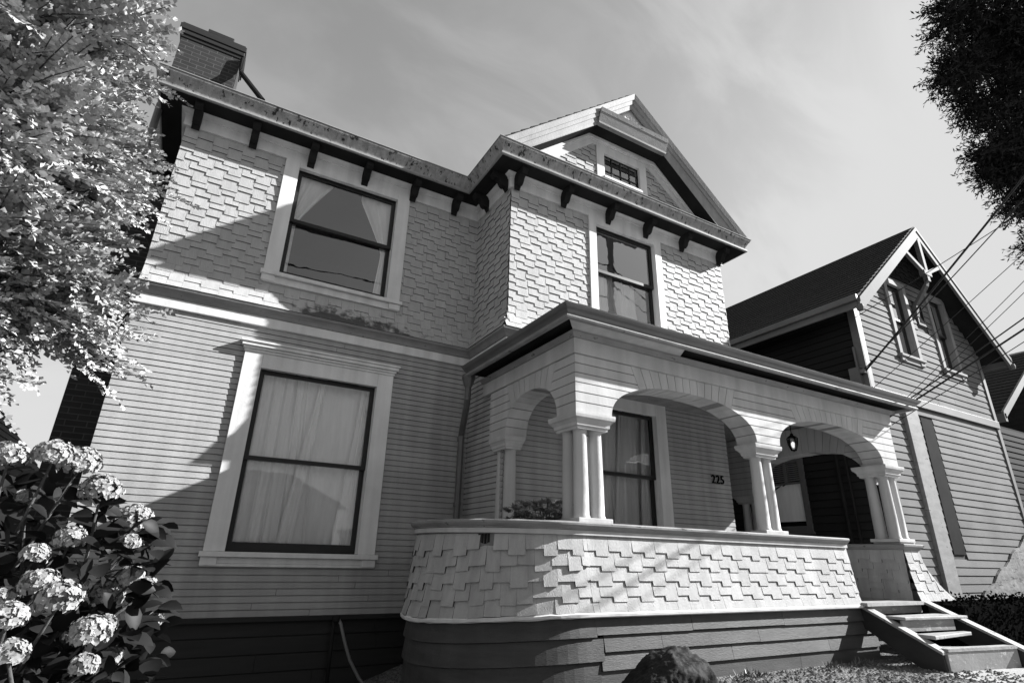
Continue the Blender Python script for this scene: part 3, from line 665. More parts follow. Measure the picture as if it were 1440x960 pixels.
# ------------------------------------------------------------------ porch
XP0, XP1 = 3.0, 8.5; TH = .28
def arcade(mb, fn, uL, uR, a0, a1, zs, zc, zt, n=2.3, bw=.105, gap=.005, t0=.0, t1=TH):
    """board-clad spandrel wall with an arch: boards run level on the piers and fan round the arch"""
    c = (a0 + a1) / 2; h = (a1 - a0) / 2; r = zc - zs; uL_, uR_, zt_ = uL, uR, zt
    def P(s):   # s 0..1 along the intrados
        th = PI * (1 - s); cx, sx = math.cos(th), math.sin(th)
        return (c + h * math.copysign(abs(cx) ** (2 / n), cx), zs + r * abs(sx) ** (2 / n))
    S = [i / 400 for i in range(401)]; pts = [P(s) for s in S]; acc = [0]
    for i in range(400): acc.append(acc[-1] + math.dist(pts[i], pts[i + 1]))
    nb = max(6, round(acc[-1] / bw))
    def at(l):
        l = max(0, min(acc[-1], l))
        i = max(0, min(399, int(np.searchsorted(acc, l)) - 1)); k = (l - acc[i]) / max(1e-9, acc[i + 1] - acc[i])
        p = (pts[i][0] + (pts[i + 1][0] - pts[i][0]) * k, pts[i][1] + (pts[i + 1][1] - pts[i][1]) * k)
        j0, j1 = max(0, i - 6), min(400, i + 7)
        t = (pts[j1][0] - pts[j0][0], pts[j1][1] - pts[j0][1]); m = math.hypot(*t)
        f = min(l, acc[-1] - l) / (acc[-1] / 2); k_ = max(0, min(1, (f - .28) / .50)); el_ = PI / 2 * k_ * k_ * (3 - 2 * k_)
        d = (math.cos(el_) * (-1 if l < acc[-1] / 2 else 1), math.sin(el_))
        return p, d
    def hit(p, d, ins=0.0):
        best = 1e9; uL, uR, zt = uL_ + ins, uR_ - ins, zt_ - ins
        if d[1] > 1e-6: best = min(best, (zt - p[1]) / d[1])
        if d[0] < -1e-6: best = min(best, (uL - p[0]) / d[0])
        if d[0] > 1e-6: best = min(best, (uR - p[0]) / d[0])
        return (p[0] + d[0] * best, p[1] + d[1] * best)
    half = acc[-1] / 2; lm = half * .44
    (xm, zm), _ = at(lm); ct = .42
    def edge(z, side, sh):
        # right-hand end of a level board on the left pier (mirrored for the right pier)
        if z < zm:
            lo, hi = 0.0, lm
            for _ in range(18):
                md = (lo + hi) / 2
                if at(md)[0][1] < z: lo = md
                else: hi = md
            x = at(lo)[0][0]
        else: x = xm - (z - zm) * ct
        x -= sh
        return x if side < 0 else 2 * c - x
    nr_ = max(3, round((zt - zs) / .098)); hz = (zt - zs) / nr_
    for side in (-1, 1):
        ue = uL if side < 0 else uR
        for k in range(nr_):
            for g, dd0, dd1, sh, tn in ((gap, -t1, 0, 0, 1), (0, -t1 + .006, -.008, .005, .45)):
                z0, z1 = zs + hz * k + g, zs + hz * (k + 1) - g
                e2 = ue + (.004 if side < 0 else -.004) * (1 if sh else 0)
                zz = [z0 + (z1 - z0) * q / 4 for q in range(5)]
                R_ = [(edge(z, side, sh), z) for z in zz]
                if abs(R_[0][0] - e2) < .012 and abs(R_[-1][0] - e2) < .012: continue
                R_ = [((max(p[0], e2 + .002) if side < 0 else min(p[0], e2 - .002)), p[1]) for p in R_]
                mb.prism(fn, [(e2, z1), (e2, z0)] + R_, dd0, dd1, random.uniform(.97, 1.03) * tn)
    nb = max(5, round((acc[-1] - 2 * lm) / bw)); a0_ = math.pi / 2 - math.atan(ct)
    def vdir(l):
        f = (l - lm) / (acc[-1] - 2 * lm)          # 0..1 across the crown
        k_ = min(f, 1 - f) * 2; k_ = min(1, k_ * 1.1); el_ = a0_ + (PI / 2 - a0_) * k_
        return (math.cos(el_) * (-1 if f < .5 else 1), math.sin(el_))
    for k in range(nb):
        l0 = lm + (acc[-1] - 2 * lm) * k / nb; l1 = lm + (acc[-1] - 2 * lm) * (k + 1) / nb
        for g, dd0, dd1, sh, tn in ((gap * .7, -t1, 0, 0, 1), (0, -t1 + .006, -.008, .005, .45)):
            P_ = []
            e = random.uniform(0, .006)
            for q in range(4):
                l = l0 + g + (l1 - l0 - 2 * g) * q / 3; p, _ = at(l); d = vdir(l); o = sh or e
                P_.append(((p[0] + d[0] * o, p[1] + d[1] * o), d))
            top = zt - (.004 if sh else 0)
            Q_ = [(p[0] + d[0] / d[1] * (top - p[1]), top) for p, d in (P_[-1], P_[0])]
            mb.prism(fn, [p for p, _ in P_] + Q_, dd0, dd1, random.uniform(.97, 1.03) * tn)
ZSP, ZCR, ZAT = 1.285, 1.69, 1.86
mb = MB()
arcade(mb, front(YP), XP0, 5.755, 3.43, 5.55, ZSP, ZCR, ZAT)
arcade(mb, front(YP), 5.755, XP1, 5.96, 8.14, ZSP, ZCR, ZAT)
arcade(mb, left(XP0), YP + TH + .001, 5.86, YP + .32, 5.46, ZSP, ZCR - .01, ZAT)
arcade(mb, left(8.5 - TH), YP + TH + .001, 7.39, YP + .30, 6.30, 1.06, 1.60, 2.0, n=2.6)
mb.build('arcade', M['porch'], house)
PP = [(XP0, 6.04), (XP0, YP), (XP1, YP), (XP1, 7.4)]
mb = MB(); mb.sweep(PP, [(-.25, ZAT + .001), (.022, ZAT + .001), (.024, ZAT + .01), (.024, 2.015), (-.25, 2.015)]); mb.build('porch_frieze', M['porch'], house, bevel=.003)
mb = MB(); mb.sweep(PP, [(-.1, 2.016), (.035, 2.016), (.045, 2.03), (.07, 2.055), (.085, 2.062), (-.1, 2.062)]); mb.build('porch_cornice', M['trimgrey'], house)
mb = MB(); mb.sweep(PP, [(-.25, 2.12), (.25, 2.12), (.25, 2.14), (-.25, 2.14)]); mb.build('porch_soffit', M['soffit'], house)
mb = MB(); mb.hexa([(3.0 - .24, YP - .24, 2.105), (4.28, YP - .24, 2.105), (4.36, YP - .06, 2.064), (3.0 - .06, YP - .06, 2.064), (3.0 - .24, YP - .24, 2.115), (4.28, YP - .24, 2.115), (4.36, YP - .06, 2.074), (3.0 - .06, YP - .06, 2.074)])
mb.build('soffit_board', M['porch'], house)
mb = MB(); mb.sweep(PP, [(.235, 2.111), (.27, 2.111), (.275, 2.13), (.292, 2.152), (.315, 2.17), (.33, 2.19), (.335, 2.205), (.325, 2.212), (.31, 2.206), (.235, 2.19)]); mb.build('porch_gutter', M['metal'], house)
mb = MB(); mb.sweep(PP, [(.235, 2.075), (.265, 2.07), (.285, 2.078), (.292, 2.092), (.285, 2.105), (.27, 2.11), (.235, 2.11)]); mb.build('gutter_bead', M['trimgrey'], house)  # paler than the gutter: sunlit highlight of the bead put into the colour
mb = MB()
mb.face([(XP0 - .31, YP - .31, 2.19), (XP1 + .3, YP - .31, 2.19), (XP1 + .3, YB, 2.36), (XB, YB, 2.36)])
mb.face([(XP0 - .31, YP - .31, 2.19), (XB, YB, 2.36), (XB, 6.04, 2.25), (XP0 - .31, 6.04, 2.19)])
mb.box(XR, XP1 + .3, YB, 7.4, 2.3, 2.4)
mb.build('porch_roof', M['roof'], house)
mb = MB()
for i in range(58):
    x = 3.05 + i * .09
    mb.box(x + .002, x + .088, YP + .26, 5.57 if x < 6.8 else 7.39, 2.02, 2.035, random.uniform(.95, 1.05))
mb.box(3.05, 8.45, YP + .26, 5.57, 2.036, 2.05); mb.box(6.84, 8.45, 5.57, 7.39, 2.036, 2.05)
mb.build('porch_ceiling', M['trimgrey'], house)
mb = MB(); mb.box(3.05, 8.2, 4.2, 5.57, -.46, -.42); mb.box(6.84, 8.2, 5.57, 7.39, -.46, -.42); mb.box(6.9, 8.2, 3.97, 4.2, -.43, -.395)
mb.build('porch_floor', M['stairtop'], house)
mb = MB(); mb.fbox(front(7.37), 7.05, 7.9, -.41, 1.75, -.02, .03); mb.build('front_door', M['stairside'], house)

# columns with pads and capitals
def column_cluster(cx, cy, cells, pr, z0=.30, zb=1.135, zt=1.284):
    m = MB()
    for dx, dy in cells:
        m.lathe((cx + dx, cy + dy, 0), [(.080, z0 + .035), (.080, z0 + .05), (.072, z0 + .062), (.0705, z0 + .3), (.062, zb - .03), (.064, zb - .012), (.072, zb), (.072, zb + .01)], 24)
    col = m.build('column', M['porch'], house, smooth=True)
    xs = [c[0] for c in cells]; ys = [c[1] for c in cells]
    x0, x1, y0, y1 = cx + min(xs) - .088, cx + max(xs) + .088, cy + min(ys) - .088, cy + max(ys) + .088
    p = MB(); p.box(x0 - .015, x1 + .015, y0 - .015, y1 + .015, z0 - .005, z0 + .036); p.build('base_pad', M['porch'], col, bevel=.004)
    k = MB(); path = [(x0, y0), (x1, y0), (x1, y1), (x0, y1)]
    k.sweep(path, [(-.03, zb), (.0, zb), (.004 * pr, zb + .022), (.02 * pr, zb + .03), (.024 * pr, zb + .06), (.045 * pr, zb + .085), (.066 * pr, zb + .10), (.072 * pr, zb + .125), (.072 * pr, zt - .002), (-.03, zt - .002)], closed=True)
    k.box(x0 - .001, x1 + .001, y0 - .001, y1 + .001, zb + .02, zt - .003)
    k.build('capital', M['porch'], col)
    return col
column_cluster(3.215, YP + .205, [(-.088, -.085), (.088, -.085), (-.088, .09)], .85)
column_cluster(5.755, YP + .15, [(-.085, 0), (.085, 0)], .85)
column_cluster(8.32, YP + .19, [(-.085, -.085), (.085, -.085), (-.085, .085)], .85)
column_cluster(3.12, 5.62, [(0, -.07), (-.02, .07)], .55)
column_cluster(8.36, 6.47, [(0, -.09), (0, .09)], .8, zb=.93, zt=1.06)

# porch rail: a plan line that bulges out in a half circle at the left and then runs straight
RC = (3.05, 5.17); RR = 1.05; YR = RC[1] - RR; XRE = 6.93
LC = PI * RR
def plan(u, d):
    if u < LC:
        th = PI / 2 + u / RR
        return (RC[0] + (RR + d) * math.cos(th), RC[1] + (RR + d) * math.sin(th))
    return (RC[0] + u - LC, YR - d)
def sag(u, v):
    k = max(0.0, min(1.0, (LC - u) / (LC * .55)))
    return -0.10 * k * k * (3 - 2 * k) * max(0.0, min(1.0, (.28 - v) / .67))
def fnRail(u, v, d):
    x, y = plan(u, d); return (x, y, v + sag(u, v))
bat = lambda v: .065 * max(0, (.2 - v) / .6) ** 1.6
UE = LC + XRE - RC[0]
mb = MB()
uh = LC * .735
shingles(mb, fnRail, 0.0, LC + .05, -.415, .185, e=.120, w=(.105, .15), flare=bat, th=.021, tn=.06, clean=1.5, skip=[(uh - .055, uh + .055, .06, .2)])
shingles(mb, fnRail, LC + .05, UE, -.415, .185, e=.120, w=(.13, .165), flare=bat, th=.0175, tn=.045)
for i in range(90):   # backing
    u0, u1 = UE * i / 90, UE * (i + 1) / 90
    mb.face([fnRail(u0, -.42, bat(-.42) - .006), fnRail(u1, -.42, bat(-.42) - .006), fnRail(u1, -.1, bat(-.1) - .006), fnRail(u0, -.1, bat(-.1) - .006)], .5)
    mb.face([fnRail(u0, -.1, bat(-.1) - .006), fnRail(u1, -.1, bat(-.1) - .006), fnRail(u1, .25, -.006), fnRail(u0, .25, -.006)], .5)
    mb.face([fnRail(u0, -.42, -.16), fnRail(u1, -.42, -.16), fnRail(u1, .25, -.16), fnRail(u0, .25, -.16)], .8)
mb.prism(right(XRE), [(YR - bat(-.41) , -.415), (YR + .16, -.415), (YR + .16, .2), (YR, .2)], -.02, 0.004)
prail = mb.build('porch_rail', M['rail_shingle'], house)
mb = MB(); mb.box(plan(uh - .06, 0)[0], plan(uh + .06, 0)[0], 4.0, 4.6, .06, .2) if False else None
for k in range(4):
    u0 = uh - .055 + k * .0275
    mb.fbox(fnRail, u0 + .002, u0 + .0255, .055, .185, -.006, .002, random.uniform(.6, 1.4))
mb.build('bare_lath', M['soffit'], prail)
upath = [plan(LC * i / 40, 0) for i in range(41)] + [plan(LC + (UE - LC) * i / 10, 0) for i in range(1, 11)]
mb = MB(); mb.sweep(upath, [(-.03, .186), (.022, .186), (.024, .19), (.024, .226), (-.03, .226)]); mb.build('rail_frieze', M['porch'], prail)
mb = MB(); mb.sweep(upath, [(-.24, .228), (.03, .228), (.036, .238), (.052, .25), (.066, .268), (.068, .284), (.06, .293), (.03, .298), (-.24, .300)], zf=lambda i, z: random.uniform(-.002, .002) if i < 40 else 0)
mb.build('rail_cap', M['trimgrey'], prail)
us = [LC * i / 40 for i in range(41)] + [LC + (UE - LC) * i / 10 for i in range(1, 11)]
mb = MB(); mb.sweep(upath, [(-.05, -.455), (.075, -.455), (.092, -.445), (.095, -.425), (.085, -.416), (-.05, -.416)], zf=lambda i, z: sag(us[i], z) + (random.uniform(-.004, .004) if i < 40 else 0)); mb.build('rail_base_moulding', M['trim'], prail)
# skirting boards below: four level courses on the straight run, three bent ones on the curve
mb = MB()
def skirt(u0, u1, v0, v1, d, tilt, tone, n=1):
    for i in range(n):
        a, b = u0 + (u1 - u0) * i / n, u0 + (u1 - u0) * (i + 1) / n
        mb.hexa([fnRail(a, v0, d + tilt), fnRail(b, v0, d + tilt), fnRail(b, v1, d), fnRail(a, v1, d), fnRail(a, v0, d - .03), fnRail(b, v0, d - .03), fnRail(b, v1, d - .03), fnRail(a, v1, d - .03)], tone)
us0 = LC + .1
for k, (v1, v0) in enumerate(((-.458, -.585), (-.592, -.715), (-.722, -.845), (-.852, G - .45))):
    cuts = [us0 + (.0, .08, .05, .0)[k]]
    for x in ((1.1, 2.4), (.72, 2.0), (1.6, 3.1), (1.0, 2.6))[k]: cuts.append(us0 + x)
    cuts.append(UE + .25)
    for a, b in zip(cuts, cuts[1:]):
        skirt(a + .002, b - .002, v0 + random.uniform(-.004, .004), v1, .028, .022, random.uniform(.85, 1.15))
for k, (v1, v0) in enumerate(((-.458, -.60), (-.607, -.775), (-.782, G - .45))):
    skirt(.0, us0 + (0, .075, .045)[k], v0, v1, .03, .022, random.uniform(.75, .95), 40)
mb.build('skirting', M['skirt'], prail)
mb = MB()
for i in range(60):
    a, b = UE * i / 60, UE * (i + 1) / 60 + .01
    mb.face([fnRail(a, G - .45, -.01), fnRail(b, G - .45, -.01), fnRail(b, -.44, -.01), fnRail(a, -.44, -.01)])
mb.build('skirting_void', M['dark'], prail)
mb = MB()   # soil in the planter behind the curved rail
mb.face([(RC[0] + .85 * math.cos(t), RC[1] + .85 * math.sin(t), .17) for t in [PI / 2 + PI * i / 20 for i in range(21)]]); mb.build('planter_bed', M['bark'], prail, normals=False)

# low wall and pedestal on the right side of the steps
fnQ = front(YP); flr = lambda v: .5 * max(0, (.2 - v) / .6) ** 2.2
mb = MB()
n = 5; e = .6 / n
for i in range(n):
    b0 = -.40 + i * e; x = 8.16
    low = i % 2
    while x < 8.53 + flr(b0):
        y = min(x + random.uniform(.12, .16), 8.53 + flr(b0)); low = not low; dr = .034 if low and i else 0
        yt = min(y, 8.53 + flr(b0 + e)); xt = min(x, yt - .004)
        A = [(x + .002, YP - .018 - bat(b0), b0 - dr), (y - .002, YP - .018 - bat(b0), b0 - dr), (yt - .002, YP - bat(b0 + e), b0 + e + .02), (xt + .002, YP - bat(b0 + e), b0 + e + .02)]
        mb.hexa(A + [(p[0], YP + .02, p[2]) for p in A], random.uniform(.95, 1.05), .13); x = y  # same darkened edges, shade lines painted between the courses
mb.box(8.17, 8.52, YP + .005, YP + .36, -.42, .2)
shingles(mb, left(8.155), YP + .0, 6.7, -.40, .2, e=.12)
mb.box(8.156, 8.45, YP + .36, 7.38, -.42, .2)
ped = mb.build('side_wall', M['rail_shingle'], house)
mb = MB(); mb.sweep([(8.155, 7.3), (8.155, YP - .0), (8.53, YP - .0), (8.53, 4.5)], [(-.36, .201), (.01, .201), (.03, .215), (.05, .24), (.055, .262), (.04, .272), (-.36, .274)]); mb.build('rail_cap', M['trimgrey'], ped)
mb = MB(); mb.box(8.17, 8.52, YP + .02, YP + .36, .274, .30); mb.build('plinth', M['porch'], ped)

# downspout in the inner corner
mb = MB(); mb.lathe((2.78, 6.06, 1.93), [(.03, 0), (.055, .05), (.085, .14), (.085, .18)], 12)
mb.tube([(2.78, 6.06, 1.97), (2.78, 6.06, 1.80), (2.80, 6.12, 1.72), (2.88, 6.38, 1.52), (2.90, 6.45, 1.42), (2.90, 6.46, G + .1)], .04, 12)
for z in (1.35, .55): mb.lathe((2.90, 6.46, z), [(.042, 0), (.047, .01), (.047, .05), (.042, .06)], 12)
mb.build('downspout', M['metal'], house, smooth=False)

# house number
def text_mesh(txt, size, loc, rot, name, m, parent):
    cu = bpy.data.curves.new(name, 'FONT'); cu.body = txt; cu.size = size; cu.extrude = .006; cu.offset = .0015; cu.space_character = 1.08
    o = bpy.data.objects.new(name + '_tmp', cu); C.objects.link(o)
    dg = bpy.context.evaluated_depsgraph_get(); me = bpy.data.meshes.new_from_object(o.evaluated_get(dg)); bpy.data.objects.remove(o)
    off = OFF[parent]
    for v in me.vertices:
        p = Matrix.Rotation(PI / 2, 3, 'X') @ v.co; v.co = p + Vector(loc) - off
    me.materials.clear(); me.materials.append(m)
    n = bpy.data.objects.new(name, me); C.objects.link(n); n.parent = parent; return n
text_mesh('225', .165, (6.42, YB - .018, 1.04), 0, 'house_number', M['dark'], house)

# ------------------------------------------------------------------ steps
st = thing('wooden_steps', 'worn wooden steps with sloping side boards in front of the porch opening', 'steps', (7.55, 3.6, G))
def stringer(x0, x1, y0, z0, y1, z1, name='side_board'):
    m = MB(); f = lambda u, v, d: (d, u, v)
    m.prism(f, [(y0, z0 - .03), (y1, z1 - .03), (y1 - .01, G), (y1 + .22, G), (y0, z0 - .26)], x0, x1)
    o = m.build(name, M['stairside'], st)
    c = MB(); dx = .035
    c.hexa([(x0 - dx, y0 + .03, z0 - .03), (x1 + dx, y0 + .03, z0 - .03), (x1 + dx, y1 - .02, z1 - .035), (x0 - dx, y1 - .02, z1 - .035), (x0 - dx, y0 + .03, z0), (x1 + dx, y0 + .03, z0), (x1 + dx, y1 - .02, z1 - .005), (x0 - dx, y1 - .02, z1 - .005)])
    c.build('cap_board', M['stairtop'], o, bevel=.004)
stringer(6.95, 7.02, 4.10, -.39, 3.34, -.79)
stringer(8.16, 8.24, 3.96, -.39, 3.10, -.80)
m = MB()
m.hexa([(7.02, 3.66, -.545), (8.16, 3.56, -.545), (8.16, 3.86, -.545), (7.02, 3.86, -.545), (7.02, 3.66, -.515), (8.16, 3.56, -.515), (8.16, 3.86, -.515), (7.02, 3.86, -.515)])
m.build('tread', M['stairtop'], st, bevel=.006)
m = MB()
m.hexa([(7.02, 3.40, -.70), (7.95, 3.47, -.70), (7.95, 3.55, -.70), (7.02, 3.60, -.70), (7.02, 3.40, -.665), (7.95, 3.47, -.665), (7.95, 3.55, -.665), (7.02, 3.60, -.665)])
o = m.build('tread', M['stairtop'], st, bevel=.006); o['label'] = 'broken lower tread'
m = MB(); m.box(7.03, 8.15, 4.03, 4.05, -.52, -.43); m.build('riser', M['stairs'], st)
m = MB(); m.hexa([(7.02, 3.70, -.66), (7.95, 3.62, -.66), (7.95, 3.64, -.66), (7.02, 3.72, -.66), (7.02, 3.70, -.55), (7.95, 3.62, -.55), (7.95, 3.64, -.55), (7.02, 3.72, -.55)]); m.build('riser', M['stairs'], st)
m = MB(); m.hexa([(6.99, 3.31, G), (8.12, 3.15, G), (8.12, 3.19, G), (6.99, 3.35, G), (6.99, 3.31, -.80), (8.12, 3.15, -.80), (8.12, 3.19, -.80), (6.99, 3.35, -.80)]); m.build('front_board', M['stairs'], st, bevel=.004)
m = MB()   # bottom ledge that curves into the left side board
pts = []
for i in range(13):
    t = i / 12; pts.append((7.0 + 1.12 * t, 3.30 - .16 * t, 3.40 - .16 * t + .16 * max(0, 1 - t * 2.2) ** 2))
for (xa, fa, ba), (xb, fb, bb) in zip(pts, pts[1:]): m.hexa([(xa, fa, -.798), (xb, fb, -.798), (xb, bb, -.798), (xa, ba, -.798), (xa, fa, -.77), (xb, fb, -.77), (xb, bb, -.77), (xa, ba, -.77)])
m.build('ledge', M['stairtop'], st)

# ------------------------------------------------------------------ lantern
lt = thing('hanging_lantern', 'small glass lantern hanging on a chain in the right porch arch', 'lantern', (7.42, 4.9, 2.02))
m = MB(); m.tube([(7.42, 4.9, 2.19), (7.42, 4.9, 1.86)], .008, 6); m.lathe((7.42, 4.9, 2.165), [(.05, 0), (.05, .02)], 12); m.build('chain', M['dark'], lt)
m = MB(); m.lathe((7.42, 4.9, 1.58), [(.0, .30), (.02, .285), (.03, .27), (.02, .26), (.05, .245), (.075, .225), (.086, .21), (.0, .21)], 12)
for k in range(6):
    th = PI / 3 * k; cs, sn = math.cos(th), math.sin(th)
    m.tube([(7.42 + .086 * cs, 4.9 + .086 * sn, 1.79), (7.42 + .075 * cs, 4.9 + .075 * sn, 1.68), (7.42 + .045 * cs, 4.9 + .045 * sn, 1.59)], .006, 5)
m.lathe((7.42, 4.9, 1.56), [(.0, .03), (.05, .03), (.045, .015), (.015, .005), (.0, -.01)], 12); m.build('cage', M['dark'], lt)
m = MB(); m.lathe((7.42, 4.9, 1.58), [(.042, .012), (.07, .10), (.082, .205)], 12); m.build('glass_panes', M['lampglass'], lt, smooth=True, normals=False)
m = MB(); m.lathe((7.42, 4.9, 1.62), [(.0, .0), (.018, .01), (.034, .05), (.028, .09), (.0, .115)], 12); bulb = bpy.data.materials.new('lit_bulb'); bulb.use_nodes = True
pb = bulb.node_tree.nodes['Principled BSDF']; pb.inputs['Base Color'].default_value = (.8, .8, .8, 1); pb.inputs['Emission Color'].default_value = (1, 1, 1, 1); pb.inputs['Emission Strength'].default_value = .35
m.build('bulb', bulb, lt, smooth=True); lt.scale = (.84, .84, .84); lt.location.z -= .14

# ------------------------------------------------------------------ ground
def plane(name, x0, x1, y0, y1, z, m, nx=1):
    mb = MB(); mb.face([(x0, y0, z), (x1, y0, z), (x1, y1, z), (x0, y1, z)]); return struct(mb.build(name, m, normals=False))
M['soil'] = mat('dark_soil', 0.03, 0.95, 0.5, 9, bump=0.8, bscale=30, tone=False)
def gz(x): return G - .38 * max(0.0, min(1.0, (2.9 - x) / 1.2))
mb = MB(); gx = [-300, -20, -4, 1.7] + [1.7 + .12 * i for i in range(1, 11)] + [12, 40, 300]
for a, b in zip(gx, gx[1:]):
    mb.face([(a, -1.7, gz(a)), (b, -1.7, gz(b)), (b, 300, gz(b)), (a, 300, gz(a))]); mb.face([(a, -300, G - .16), (b, -300, G - .16), (b, -1.7, G - .16), (a, -1.7, G - .16)])
struct(mb.build('ground', M['gravel'], normals=False))
mb = MB(); mb.face([(-6, 2.0, gz(-6) + .004), (1.69, 2.0, gz(-6) + .004), (1.69, 6.63, gz(-6) + .004), (-6, 6.63, gz(-6) + .004)]); struct(mb.build('soil', M['soil'], normals=False))
plane('concrete_path', 6.75, 8.6, 1.701, 3.28, G + .004, M['concrete'])
plane('sidewalk', -60, 60, -1.6, 1.7, G + .004, M['concrete'])
M['asphalt'] = mat('street_asphalt', .20, .85, .2, 3, bump=.4, bscale=60, tone=False)
plane('road', -200, 200, -9.0, -1.9, G - .14, M['asphalt'])
mb = MB(); mb.box(-60, 60, -1.9, -1.601, G - .2, G + .003); struct(mb.build('kerb', M['concrete']))
# ------------------------------------------------------------------ rock
bm = bmesh.new(); bmesh.ops.create_icosphere(bm, subdivisions=6, radius=1)
rr9 = random.Random(21); pl = []
for _ in range(17):
    n = Vector((rr9.gauss(0, 1), rr9.gauss(0, 1), rr9.gauss(.15, .8))).normalized(); pl.append((n, rr9.uniform(.72, 1.0)))
for v in bm.verts:
    p = v.co.normalized(); r0 = min([d / max(1e-3, n.dot(p)) for n, d in pl if n.dot(p) > .05] + [1.25])
    q = p * r0; r0 *= 1 + .07 * noise.noise(q * 2.2) + .045 * noise.noise(q * 6) + .03 * noise.noise(q * 15) + .018 * noise.noise(q * 34)
    p = p * r0; v.co = Vector((p.x * .34 + p.z * .05, p.y * .32, max(p.z, -.6) * .36))
me = bpy.data.meshes.new('rock'); bm.to_mesh(me); bm.free(); me.materials.append(M['stone'])
rk = bpy.data.objects.new('rock', me); C.objects.link(rk); rk.location = (3.33, 3.56, G + .0); tag(rk, 'dark craggy boulder lying on the gravel below the curved porch', 'rock')
me.polygons.foreach_set('use_smooth', [True] * len(me.polygons))

nst = 3800
sx_ = rng.uniform(3.6, 7.6, nst); sy_ = rng.uniform(2.2, 4.02, nst); m = MB()
for a, b in zip(sx_, sy_):
    r = random.uniform(.006, .02); z = gz(a) + r * .3; t = random.uniform(.4, 1.7)
    q = [(a + r * random.uniform(.7, 1.3), b, z), (a, b + r * random.uniform(.7, 1.3), z), (a - r * random.uniform(.7, 1.3), b, z), (a, b - r * random.uniform(.7, 1.3), z)]; tp = (a + random.uniform(-.3, .3) * r, b + random.uniform(-.3, .3) * r, z + r * random.uniform(.6, 1.1))
    for k in range(4): m.face([q[k], q[(k + 1) % 4], tp], t)
M['pebble'] = mat('pebble', .13, .9, .3, 30)
o = m.build('loose_gravel', M['pebble']); o['kind'] = 'stuff'
nw = 900
wx = rng.uniform(2.3, 6.8, nw); wx = np.concatenate([wx, rng.normal(3.1, .12, 140), rng.normal(3.85, .1, 120)]); wy = rng.uniform(3.9, 4.02, len(wx)); wy[nw:] = rng.uniform(3.3, 3.75, len(wy) - nw)
keepw = np.array([noise.noise(Vector((x * 2.2, 3, 1))) > .12 for x in wx]); keepw[nw:] = True; wx = wx[keepw]; wy = wy[keepw]
wb = np.stack([wx, wy, np.array([gz(x) for x in wx])], 1); wdv = unit(rng.normal(0, .5, wb.shape) + np.array([0, -.2, 1.0]))
wo = leaf_mesh('weeds', wb, wdv, unit(rng.normal(0, 1, wb.shape)), rng.uniform(.03, .09, len(wb)), np.full(len(wb), .006), M['shrubleaf'], None, rng.uniform(.4, 1.2, len(wb))); wo['kind'] = 'stuff'

# hose and stand pipe by the foundation
m = MB(); m.tube([(1.64, 6.5, -.66), (1.66, 6.47, -.70), (1.70, 6.42, -.84), (1.77, 6.38, -1.02), (1.87, 6.33, -1.18), (1.98, 6.25, -1.30), (2.1, 6.1, -1.25)], .017, 8)
tag(m.build('garden_hose', M['hose'], smooth=True), 'pale garden hose curving down from a pipe at the dark foundation', 'hose')
m = MB(); m.tube([(1.60, 6.52, G - .36), (1.60, 6.52, -.64)], .018, 8); m.lathe((1.62, 6.5, -.68), [(.0, .06), (.03, .06), (.035, .0), (.0, .0)], 10)
tag(m.build('stand_pipe', M['soffit'], smooth=True), 'thin dark stand pipe against the dark foundation boards', 'pipe')

# ------------------------------------------------------------------ bright-leaved tree on the left
tc = np.array([-2.05, 4.35, 2.68])
tree = thing('broadleaf_tree', 'bright small leaved tree filling the left edge in front of the house corner', 'tree', (-2.1, 4.4, G))
m = MB()
m.tube([(-2.15, 4.45, G), (-2.1, 4.4, 0), (-2.0, 4.35, 1.0), (-2.05, 4.4, 2.2), (-2.0, 4.35, 3.4)], [.13, .11, .09, .06, .03], 10)
br = random.Random(3)
for i in range(46):
    z = br.uniform(.7, 3.8); th = br.uniform(-1.9, .9); l = br.uniform(.6, 1.15)
    a = Vector((-2.04, 4.37, z)); d = Vector((math.cos(th), math.sin(th), br.uniform(.0, .5)))
    m.tube([a, a + d * l * .5 + Vector((0, 0, .05)), a + d * l], [.022, .014, .006], 6)
m.build('trunk', M['bark'], tree, smooth=True)
nc = 560
u = unit(rng.normal(0, 1, (nc * 6, 3))); u = u[(u[:, 0] > -.35) & (u[:, 1] < .6)][:nc]
R3 = np.array([1.06, 1.0, 2.2]); rad = rng.uniform(.25, 1.0, len(u)) ** .4
sup = u / (np.abs(u) ** 2.6).sum(1, keepdims=True) ** (1 / 2.6)
lump = np.array([1 + .42 * noise.noise(Vector(q * 2.6 + np.array([4., 1., 2.]))) for q in sup * np.array([1, 1, 2.])])
CC = tc + sup * R3 * (rad * lump)[:, None]; CC[:, 0] -= .24 * np.maximum(0, CC[:, 2] - 2.6)
SS = []; DD = []; TT = []; UP = []
for c_, o_ in zip(CC, u):
    ax = unit(o_ * np.array([1.1, 1, .3]) + rng.normal(0, .28, 3) + np.array([.15, -.1, .15])); k = int(rng.integers(8, 15))
    d = unit(ax + rng.normal(0, .38, (k, 3))); SS.append(c_ + rng.normal(0, .06, (k, 3))); DD.append(d); TT.append(np.full(k, rng.uniform(.5, 1.3)))
    UP.append(unit(np.array([.25, -.3, .85]) + rng.normal(0, .35, (k, 3))))
SS = np.concatenate(SS); DD = np.concatenate(DD); TT = np.concatenate(TT); UP = np.concatenate(UP); n_ = len(SS)
ln = rng.uniform(.20, .52, n_); per = 36
SD = unit(np.cross(DD, UP)); NN = np.cross(SD, DD)
B_ = []; D_ = []; N_ = []; T_ = []; L_ = []
